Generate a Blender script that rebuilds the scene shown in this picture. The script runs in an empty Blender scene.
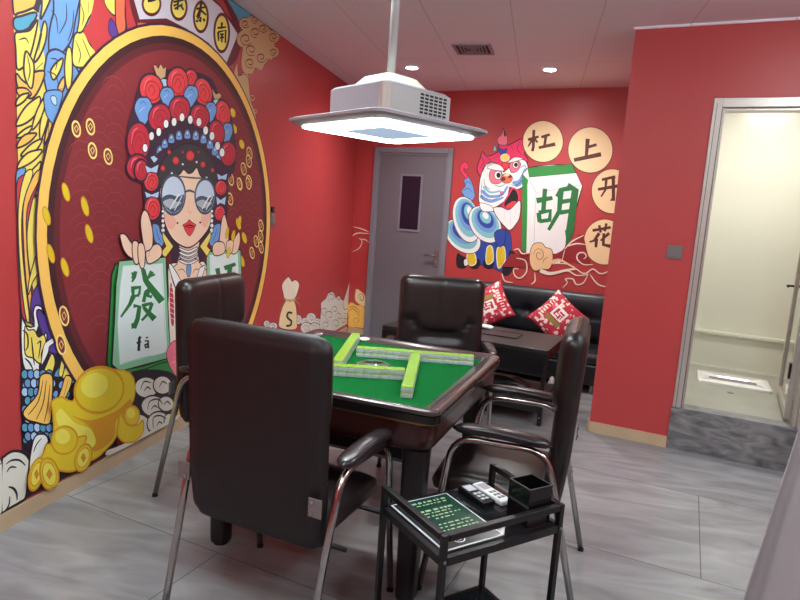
import bpy, bmesh, math, random
from mathutils import Vector, Matrix
from mathutils.geometry import tessellate_polygon
random.seed(7)
SC = bpy.context.scene
COL = SC.collection
R = math.radians
#@ROOM FRAME: the back wall is not square to the left wall
PHI = -0.22145
EB = Vector((math.cos(PHI), math.sin(PHI), 0)); NB = Vector((-math.sin(PHI), math.cos(PHI), 0))
BACK0 = Vector((-2.045, 6.70, 0)); PART0 = Vector((0.482, 4.337, 0)); CEIL = 2.71

# ---------------- camera ----------------
def make_camera():
    cam = bpy.data.cameras.new('camera'); o = bpy.data.objects.new('camera', cam); COL.objects.link(o)
    yaw, pitch, roll = -0.213762, -0.14213, 0.06961
    cy, sy, cp, sp = math.cos(yaw), math.sin(yaw), math.cos(pitch), math.sin(pitch)
    f = Vector((sy*cp, cy*cp, sp)); r = Vector((cy, -sy, 0)); u = r.cross(f)
    c, s = math.cos(roll), math.sin(roll)
    r2, u2 = r*c+u*s, u*c-r*s
    m = Matrix((r2, u2, -f)).transposed().to_4x4(); m.translation = (0, 0, 1.43)
    o.matrix_world = m
    cam.sensor_width = 36; cam.lens = 608.785*36/800; cam.clip_start = .05
    SC.camera = o
make_camera()
# ---------------- world, exposure, lights ----------------
w = bpy.data.worlds.new('world'); SC.world = w; w.use_nodes = True
w.node_tree.nodes['Background'].inputs[0].default_value = (.8, .82, 1, 1)
w.node_tree.nodes['Background'].inputs[1].default_value = .15
SC.view_settings.view_transform = 'Standard'; SC.view_settings.look = 'None'
SC.view_settings.exposure = 2.3; SC.view_settings.gamma = 1
def spot(loc, energy, color=(1, .96, .9), size=R(150), blend=1.0, radius=.05):
    l = bpy.data.lights.new('downlight_beam', 'SPOT'); l.energy = energy; l.color = color
    l.spot_size = size; l.spot_blend = blend; l.shadow_soft_size = radius
    o = bpy.data.objects.new('downlight_beam', l); COL.objects.link(o); o.location = loc; return o
DOWN = [(-1.23, 5.49), (-.04, 5.47)]
for x, y in DOWN: spot((x, y, CEIL-.02), 22, (1, .99, .97))
FILL_DOMES = [(-1.15, 2.45), (1.25, 2.3), (-.9, .5), (1.1, .1), (-.2, -1.4), (2.2, 1.9)]  # unseen fill domes, added to brighten the walls and floor
bl = bpy.data.lights.new('bathroom_lamp_light', 'AREA'); bl.energy = 5.8; bl.size = .3; bl.color = (1, .99, .94)
bo = bpy.data.objects.new('bathroom_lamp_light', bl); COL.objects.link(bo); bo.location = PART0+EB*1.0+NB*.8+Vector((0, 0, 2.62))

# ---------------- materials ----------------
def s2l(c): return c/12.92 if c <= .04045 else ((c+.055)/1.055)**2.4
def rgb(r, g, b): return (s2l(r/255), s2l(g/255), s2l(b/255), 1)
def mat(name, col, rough=.5, metal=0, noise=0, scale=30, bump=0, spec=None, coat=0, emit=None, es=0, trans=0, bscale=None):
    m = bpy.data.materials.new(name); m.use_nodes = True; nt = m.node_tree; b = nt.nodes['Principled BSDF']
    b.inputs['Base Color'].default_value = col; b.inputs['Roughness'].default_value = rough; b.inputs['Metallic'].default_value = metal
    b.inputs['Coat Weight'].default_value = coat; b.inputs['Transmission Weight'].default_value = trans
    if spec is not None: b.inputs['Specular IOR Level'].default_value = spec
    if emit: b.inputs['Emission Color'].default_value = emit; b.inputs['Emission Strength'].default_value = es
    if noise or bump:
        tc = nt.nodes.new('ShaderNodeTexCoord'); n = nt.nodes.new('ShaderNodeTexNoise'); n.inputs['Scale'].default_value = scale; n.inputs['Detail'].default_value = 5
        nt.links.new(tc.outputs['Object'], n.inputs['Vector'])
        if noise:
            cr = nt.nodes.new('ShaderNodeMix'); cr.data_type = 'RGBA'
            cr.inputs[6].default_value = [c*(1-noise) for c in col[:3]]+[1]; cr.inputs[7].default_value = [min(1, c*(1+noise)) for c in col[:3]]+[1]
            nt.links.new(n.outputs[0], cr.inputs[0]); nt.links.new(cr.outputs[2], b.inputs['Base Color'])
        if bump:
            if bscale:
                n = nt.nodes.new('ShaderNodeTexNoise'); n.inputs['Scale'].default_value = bscale; nt.links.new(tc.outputs['Object'], n.inputs['Vector'])
            bp = nt.nodes.new('ShaderNodeBump'); bp.inputs['Strength'].default_value = bump; bp.inputs['Distance'].default_value = .002
            nt.links.new(n.outputs[0], bp.inputs['Height']); nt.links.new(bp.outputs[0], b.inputs['Normal'])
    return m
M = dict(
 red=mat('red_wall_paint', rgb(186, 64, 65), .42, bump=.15, scale=200),
 leather=mat('dark_brown_leather', rgb(34, 25, 25), .30, noise=.12, scale=14, bump=.25, bscale=260),
 leather_back=mat('dark_brown_backing', rgb(24, 17, 18), .5, bump=.2, scale=240),
 seam=mat('leather_seam', rgb(24, 16, 17), .6),
 armpad=mat('armrest_vinyl', rgb(38, 32, 34), .27),
 chrome=mat('brushed_chrome', rgb(190, 184, 180), .2, 1),
 steel=mat('satin_steel', rgb(170, 170, 172), .35, 1),
 rubber=mat('black_rubber', rgb(22, 22, 24), .7),
 clear=mat('clear_plastic', rgb(120, 112, 112), .2, 0),
 felt=mat('green_felt', rgb(4, 94, 40), .95, noise=.08, scale=120, spec=.1),
 rim=mat('dark_walnut_lacquer', rgb(70, 57, 56), .26, noise=.18, scale=9, coat=.4),
 rimblack=mat('black_edge_band', rgb(24, 20, 20), .25),
 gold=mat('thin_gold_line', rgb(170, 130, 80), .35, .8),
 apron=mat('rosewood_red_lacquer', rgb(56, 22, 20), .3, noise=.3, scale=7, coat=.3),
 tleg=mat('table_leg_dark', rgb(24, 18, 20), .35),
 tile_w=mat('ivory_tile_face', rgb(212, 212, 220), .3), tile_g=mat('lime_green_tile_back', rgb(138, 180, 58), .3),
 black=mat('black_powder_coat', rgb(14, 14, 16), .35), blackwood=mat('black_tabletop', rgb(28, 27, 28), .42, noise=.1, scale=20),
 sofa=mat('black_sofa_leather', rgb(28, 32, 38), .38, bump=.2, scale=200),
 grey=mat('grey_door_paint', rgb(108, 105, 112), .4), greyf=mat('grey_frame_paint', rgb(126, 125, 134), .35),
 dglass=mat('dark_window_glass', rgb(24, 26, 44), .08),
 wood=mat('pale_wood_skirting', rgb(196, 170, 138), .5, noise=.15, scale=6),
 white=mat('white_plastic', rgb(232, 232, 230), .3), ceramic=mat('white_ceramic', rgb(240, 240, 236), .15),
 lampbody=mat('lamp_silver_grey', rgb(150, 145, 152), .4), lampgrey=mat('lamp_light_panel', rgb(172, 172, 172), .4), cream=mat('lamp_cream_cap', rgb(240, 240, 222), .4),
 lampblue=mat('lamp_centre_panel', rgb(205, 218, 238), .6, emit=(.35, .5, .72, 1), es=.16),
 champagne=mat('champagne_corner_strip', rgb(186, 174, 166), .35, .2),
 emit=mat('lit_light_panel', rgb(255, 255, 255), .5, emit=(.93, .97, 1, 1), es=3.4),
 fill_dome=mat('added_fill_glow', rgb(255, 255, 255), .5, emit=(.84, .99, 1, 1), es=12),  # glow of the added fill domes
 spotemit=mat('lit_downlight', rgb(255, 255, 255), .5, emit=(1, .98, .96, 1), es=40),
 slot=mat('dark_slot', rgb(28, 28, 34), .8), vent=mat('vent_grey', rgb(160, 150, 158), .5),
 alu=mat('champagne_aluminium', rgb(196, 188, 180), .35, .5), alud=mat('dark_gasket', rgb(50, 46, 46), .5),
 curtain=mat('grey_curtain_cloth', rgb(170, 166, 168), .85, bump=.3, scale=400),
 switch=mat('grey_switch_plate', rgb(120, 112, 112), .35),
 btile=mat('cream_bathroom_tile', rgb(212, 211, 196), .25), bfloor=mat('beige_bathroom_floor', rgb(160, 158, 148), .3, noise=.15, scale=5),
 card=mat('menu_card_white', rgb(205, 210, 215), .3), menug=mat('menu_dark_green', rgb(20, 62, 48), .25), menuk=mat('menu_dark_grey', rgb(38, 42, 42), .25),
 print_=mat('menu_print_cream', rgb(150, 165, 130), .5), traytop=mat('tray_black_glass', rgb(24, 26, 30), .12),
 acrylic=mat('black_acrylic', rgb(16, 16, 18), .1), tissue=mat('white_tissue', rgb(225, 240, 232), .8),
 bag=mat('thin_white_plastic', rgb(190, 188, 190), .25),
)
def glass(name, col, rough=.02):
    m = bpy.data.materials.new(name); m.use_nodes = True; b = m.node_tree.nodes['Principled BSDF']
    b.inputs['Base Color'].default_value = col; b.inputs['Roughness'].default_value = rough; b.inputs['Transmission Weight'].default_value = 1; b.inputs['IOR'].default_value = 1.45
    return m
M['glass'] = glass('clear_glass', (.85, .93, .9, 1))
def floor_mat():
    m = bpy.data.materials.new('grey_stone_floor_tile'); m.use_nodes = True; nt = m.node_tree; b = nt.nodes['Principled BSDF']; L = nt.links.new
    tc = nt.nodes.new('ShaderNodeTexCoord'); mp = nt.nodes.new('ShaderNodeMapping'); mp.inputs['Rotation'].default_value = (0, 0, -PHI)
    mp.inputs['Location'].default_value = (-.214, -.02, 0); L(tc.outputs['Object'], mp.inputs[0])
    br = nt.nodes.new('ShaderNodeTexBrick'); br.inputs['Scale'].default_value = 1; br.inputs['Brick Width'].default_value = 1.8; br.inputs['Row Height'].default_value = .9
    br.inputs['Mortar Size'].default_value = .0025; br.inputs['Mortar Smooth'].default_value = 0; br.offset = .5
    br.inputs['Color1'].default_value = rgb(146, 147, 149); br.inputs['Color2'].default_value = rgb(140, 141, 144); br.inputs['Mortar'].default_value = rgb(88, 86, 86)
    L(mp.outputs[0], br.inputs['Vector'])
    mp2 = nt.nodes.new('ShaderNodeMapping'); mp2.inputs['Rotation'].default_value = (0, 0, .55); mp2.inputs['Scale'].default_value = (1.2, 5, 1); L(tc.outputs['Object'], mp2.inputs[0])
    n = nt.nodes.new('ShaderNodeTexNoise'); n.inputs['Scale'].default_value = 1.6; n.inputs['Detail'].default_value = 9; n.inputs['Distortion'].default_value = 1.2; L(mp2.outputs[0], n.inputs[0])
    cr = nt.nodes.new('ShaderNodeValToRGB'); e = cr.color_ramp.elements; e[0].position = .3; e[0].color = (.55, .55, .56, 1); e[1].position = .7; e[1].color = (1.3, 1.29, 1.28, 1)
    L(n.outputs[0], cr.inputs[0])
    mx = nt.nodes.new('ShaderNodeMix'); mx.data_type = 'RGBA'; mx.blend_type = 'MULTIPLY'; mx.inputs[0].default_value = .75; L(br.outputs[0], mx.inputs[6]); L(cr.outputs[0], mx.inputs[7])
    L(mx.outputs[2], b.inputs['Base Color']); b.inputs['Roughness'].default_value = .33
    return m
def marble_mat():
    m = bpy.data.materials.new('dark_grey_veined_stone'); m.use_nodes = True; nt = m.node_tree; b = nt.nodes['Principled BSDF']; L = nt.links.new
    tc = nt.nodes.new('ShaderNodeTexCoord'); mp = nt.nodes.new('ShaderNodeMapping'); mp.inputs['Rotation'].default_value = (0, .7, 0); mp.inputs['Scale'].default_value = (2, 2, 6); L(tc.outputs['Object'], mp.inputs[0])
    n = nt.nodes.new('ShaderNodeTexNoise'); n.inputs['Scale'].default_value = 2.2; n.inputs['Detail'].default_value = 8; n.inputs['Distortion'].default_value = 1.6; L(mp.outputs[0], n.inputs[0])
    cr = nt.nodes.new('ShaderNodeValToRGB'); e = cr.color_ramp.elements; e[0].position = .35; e[0].color = rgb(84, 84, 88); e[1].position = .72; e[1].color = rgb(150, 148, 148)
    L(n.outputs[0], cr.inputs[0]); L(cr.outputs[0], b.inputs['Base Color']); b.inputs['Roughness'].default_value = .3
    return m
def ceiling_mat():
    m = bpy.data.materials.new('pale_grey_ceiling_board'); m.use_nodes = True; nt = m.node_tree; b = nt.nodes['Principled BSDF']; L = nt.links.new
    tc = nt.nodes.new('ShaderNodeTexCoord'); mp = nt.nodes.new('ShaderNodeMapping'); mp.inputs['Location'].default_value = (-.25, -.4, 0); L(tc.outputs['Object'], mp.inputs[0])
    br = nt.nodes.new('ShaderNodeTexBrick'); br.offset = 0; br.inputs['Scale'].default_value = 1; br.inputs['Brick Width'].default_value = .545; br.inputs['Row Height'].default_value = 2.4
    br.inputs['Mortar Size'].default_value = .003; br.inputs['Mortar Smooth'].default_value = 0
    br.inputs['Color1'].default_value = rgb(238, 237, 246); br.inputs['Color2'].default_value = rgb(238, 237, 246); br.inputs['Mortar'].default_value = rgb(205, 203, 210)
    L(mp.outputs[0], br.inputs['Vector']); L(br.outputs[0], b.inputs['Base Color']); b.inputs['Roughness'].default_value = .7
    return m
M['floor'] = floor_mat(); M['marble'] = marble_mat(); M['ceiling'] = ceiling_mat()
def vcol_mat(name, rough=.55):
    m = bpy.data.materials.new(name); m.use_nodes = True; nt = m.node_tree
    a = nt.nodes.new('ShaderNodeVertexColor'); a.layer_name = 'ink'; nt.links.new(a.outputs[0], nt.nodes['Principled BSDF'].inputs['Base Color'])
    nt.nodes['Principled BSDF'].inputs['Roughness'].default_value = rough
    return m
M['ink'] = vcol_mat('printed_mural_ink')
M['pillow'] = vcol_mat('printed_cushion_cloth', .8)

# ---------------- mesh helpers ----------------
def link(name, bm, mats, parent=None, smooth=False, loc=None):
    me = bpy.data.meshes.new(name)
    bmesh.ops.recalc_face_normals(bm, faces=bm.faces[:])
    bm.to_mesh(me); bm.free()
    for m in (mats if isinstance(mats, (list, tuple)) else [mats]): me.materials.append(M[m] if isinstance(m, str) else m)
    if smooth:
        for p in me.polygons: p.use_smooth = True
        if smooth == 'auto':
            me.set_sharp_from_angle(angle=R(40))
    o = bpy.data.objects.new(name, me); COL.objects.link(o)
    if parent: o.parent = parent
    if loc is not None: o.location = loc
    return o
def thing(name, label, cat, loc=(0, 0, 0), rz=0, group=None):
    o = bpy.data.objects.new(name, None); COL.objects.link(o); o.location = loc; o.rotation_euler = (0, 0, rz); o.empty_display_size = .1
    return tag(o, label, cat, group)
def tag(o, label, cat, group=None):
    o['label'] = label; o['category'] = cat
    if group: o['group'] = group
    return o
def struct(o, label=None):
    o['kind'] = 'structure'
    if label: o['label'] = label
    return o
def box(bm, x0, x1, y0, y1, z0, z1, bev=0, seg=2, mi=0):
    r = bmesh.ops.create_cube(bm, size=1); vs = r['verts']
    for v in vs: v.co = Vector((x0+(v.co.x+.5)*(x1-x0), y0+(v.co.y+.5)*(y1-y0), z0+(v.co.z+.5)*(z1-z0)))
    fs = set(f for v in vs for f in v.link_faces)
    for f in fs: f.material_index = mi
    if bev:
        es = list(set(e for v in vs for e in v.link_edges))
        bmesh.ops.bevel(bm, geom=es, offset=bev, segments=seg, profile=.5, affect='EDGES', clamp_overlap=True)
    return bm
def B(*a, **k): return box(bmesh.new(), *a, **k)
def prism(bm, pts, z0, z1, mi=0):
    lo = [bm.verts.new((p[0], p[1], z0)) for p in pts]; hi = [bm.verts.new((p[0], p[1], z1)) for p in pts]
    fs = [bm.faces.new(lo[::-1]), bm.faces.new(hi)]; n = len(pts)
    for i in range(n): fs.append(bm.faces.new((lo[i], lo[(i+1) % n], hi[(i+1) % n], hi[i])))
    for f in fs: f.material_index = mi
    return bm
def rrect(hx, hy, r, n=6):
    out = []
    for cx, cy, a in ((hx-r, hy-r, 0), (-hx+r, hy-r, 90), (-hx+r, -hy+r, 180), (hx-r, -hy+r, 270)):
        out += [(cx+r*math.cos(R(a+90*i/n)), cy+r*math.sin(R(a+90*i/n))) for i in range(n+1)]
    return out
def loft(bm, rings, close=False, cap=True, mi=0):
    rv = [[bm.verts.new(p) for p in ring] for ring in rings]; n = len(rings[0])
    for a, b in zip(rv, rv[1:]+([rv[0]] if close else [])):
        for i in range(n):
            f = bm.faces.new((a[i], a[(i+1) % n], b[(i+1) % n], b[i])); f.material_index = mi
    if cap and not close:
        bm.faces.new(rv[0][::-1]).material_index = mi; bm.faces.new(rv[-1]).material_index = mi
    return bm
def tube(bm, path, r, n=10, bend=0, mi=0):
    P = [Vector(p) for p in path]
    if bend:
        Q = [P[0]]
        for a, b, c in zip(P, P[1:], P[2:]):
            d1 = min(bend, (a-b).length*.48); d2 = min(bend, (c-b).length*.48)
            s, e = b+(a-b).normalized()*d1, b+(c-b).normalized()*d2
            for k in range(7):
                t = k/6; Q.append(s*(1-t)**2+b*2*t*(1-t)+e*t*t)
        Q.append(P[-1]); P = Q
    rings = []; ref = None
    for i, p in enumerate(P):
        d = (P[min(i+1, len(P)-1)]-P[max(i-1, 0)]).normalized()
        if ref is None: ref = d.orthogonal().normalized()
        ref = (ref-d*ref.dot(d)).normalized(); s = d.cross(ref)
        rr = r[i] if isinstance(r, (list, tuple)) else r
        rings.append([p+ref*rr*math.cos(2*math.pi*k/n)+s*rr*math.sin(2*math.pi*k/n) for k in range(n)])
    return loft(bm, rings, mi=mi)
def disc(bm, c, r, h, n=20, mi=0, axis='z'):
    pts = [(r*math.cos(2*math.pi*i/n), r*math.sin(2*math.pi*i/n)) for i in range(n)]
    f = {'z': lambda a, b, t: (c[0]+a, c[1]+b, c[2]+t), 'y': lambda a, b, t: (c[0]+a, c[1]+t, c[2]+b), 'x': lambda a, b, t: (c[0]+t, c[1]+a, c[2]+b)}[axis]
    return loft(bm, [[f(a, b, 0) for a, b in pts], [f(a, b, h) for a, b in pts]], mi=mi)
def fr(P0, s, t, z=0): return P0+EB*s+NB*t+Vector((0, 0, z))
def fprism(bm, P0, s0, s1, t0, t1, z0, z1, mi=0):
    return prism(bm, [fr(P0, s0, t0), fr(P0, s1, t0), fr(P0, s1, t1), fr(P0, s0, t1)], z0, z1, mi)

# ---------------- room shell ----------------
corner = BACK0+EB*(-.03)
struct(link('floor', prism(bmesh.new(), [(-2.2, -2.7), (3.2, -2.7), (3.2, 5.6), (-2.2, 6.95)], -.1, 0), 'floor'))
struct(link('ceiling', prism(bmesh.new(), [(-2.2, -2.7), (3.2, -2.7), (3.2, 5.6), (-2.2, 6.95)], CEIL, CEIL+.1), 'ceiling'))
struct(link('wall_left', B(-2.17, -2.07, -2.6, 6.8, 0, CEIL), 'red'))
struct(link('wall_back', fprism(bmesh.new(), BACK0, -.03, 5.3, 0, .1, 0, CEIL), 'red'))
struct(link('wall_rear', B(-2.07, 3.1, -2.7, -2.6, 0, CEIL), 'red'))
struct(link('wall_right', B(3.0, 3.1, -2.6, 5.5, 0, CEIL), 'red'))
bm = bmesh.new()
fprism(bm, PART0, 0, .51, 0, .1, 0, CEIL); fprism(bm, PART0, 1.26, 2.55, 0, .1, 0, CEIL); fprism(bm, PART0, .51, 1.26, 0, .1, 2.262, CEIL); fprism(bm, PART0, 0, .1, .1, 1.78, 0, CEIL)
struct(link('wall_partition', bm, 'red'))
# bathroom shell behind the partition
bm = bmesh.new()
fprism(bm, PART0, .1, 2.45, 1.64, 1.70, .2, CEIL); fprism(bm, PART0, .1, .13, .1, 1.64, .2, CEIL); fprism(bm, PART0, 2.4, 2.45, .1, 1.64, .2, CEIL)
fprism(bm, PART0, .13, .51, .1, .12, .2, CEIL); fprism(bm, PART0, 1.26, 2.4, .1, .12, .2, CEIL)
struct(link('wall_bathroom', bm, 'btile'), 'cream tiled walls inside the bathroom')
bm = bmesh.new(); fprism(bm, PART0, .13, 2.4, 1.57, 1.64, .28, .575); fprism(bm, PART0, .13, 1.42, 1.545, 1.64, .575, .597)
fprism(bm, PART0, 1.42, 2.4, 1.56, 1.64, .555, .58); fprism(bm, PART0, .13, 1.36, 1.555, 1.57, .28, .292)
struct(link('trim_1', bm, 'btile'), 'cream pipe boxing ledge along the bathroom wall')
struct(link('floor_bathroom', fprism(bmesh.new(), PART0, .13, 2.4, .12, 1.6, 0, .28), 'bfloor'))
bm = bmesh.new(); fprism(bm, PART0, .505, 1.5, -.012, .12, 0, .285)
struct(link('trim_2', bm, 'marble'), 'dark grey veined stone step below the bathroom door')
# skirting
bm = bmesh.new(); box(bm, -2.07, -2.056, -2.6, 6.69, 0, .072); struct(link('baseboard_left', bm, 'wood'))
bm = bmesh.new(); fprism(bm, BACK0, -.0, .21, -.014, 0, 0, .072); fprism(bm, BACK0, 1.15, 3.0, -.014, 0, 0, .072); struct(link('baseboard_back', bm, 'wood'))
bm = bmesh.new(); fprism(bm, PART0, -.012, .503, -.014, 0, 0, .075); fprism(bm, PART0, -.014, 0, -.014, 1.5, 0, .075); struct(link('baseboard_partition', bm, 'wood'))
bm = bmesh.new(); fprism(bm, PART0, -.012, 2.5, -.012, 0, CEIL-.014, CEIL); struct(link('trim_3', bm, 'ceiling'), 'thin pale strip between partition and ceiling')

# ---------------- murals ----------------
PALETTE = {'d1': (66, 30, 36), 'd2': (98, 36, 42), 'ck': (246, 184, 162), 'ck2': (200, 214, 232), 'k': (38, 28, 38), 'w': (240, 240, 238), 'r': (228, 66, 70), 'dr': (196, 46, 62), 'disc': (136, 46, 52), 'disc2': (158, 66, 66), 'b': (112, 158, 214), 'lb': (180, 208, 238), 'y': (242, 218, 104), 'o': (242, 184, 88), 'og': (250, 196, 96), 'sk': (246, 210, 182), 'sk2': (240, 170, 150), 'g': (52, 146, 66), 'dg': (40, 118, 60), 'lg': (226, 238, 236), 'mg': (140, 200, 160), 'gold': (226, 196, 40), 'gd': (214, 150, 34), 'gl': (238, 222, 90), 'cr': (238, 226, 206), 'cg': (226, 222, 210), 'pp': (92, 62, 148), 'pk': (236, 120, 140), 'hp': (232, 52, 100), 'hair': (58, 58, 62), 'si': (176, 186, 196), 'ds': (70, 84, 104), 'wr': (200, 62, 66), 'or': (232, 112, 76), 'kh': (206, 168, 120), 'pch': (240, 200, 150), 'pch2': (246, 220, 170), 'co': (250, 224, 130), 'br': (92, 44, 34), 'nv': (44, 72, 160), 'tq': (130, 196, 206), 'mar': (108, 34, 44), 'lil': (212, 206, 216), 'bk': (30, 26, 30), 'out': (62, 40, 60), 'mr2': (150, 36, 44), 'teal': (86, 160, 190)}
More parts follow.
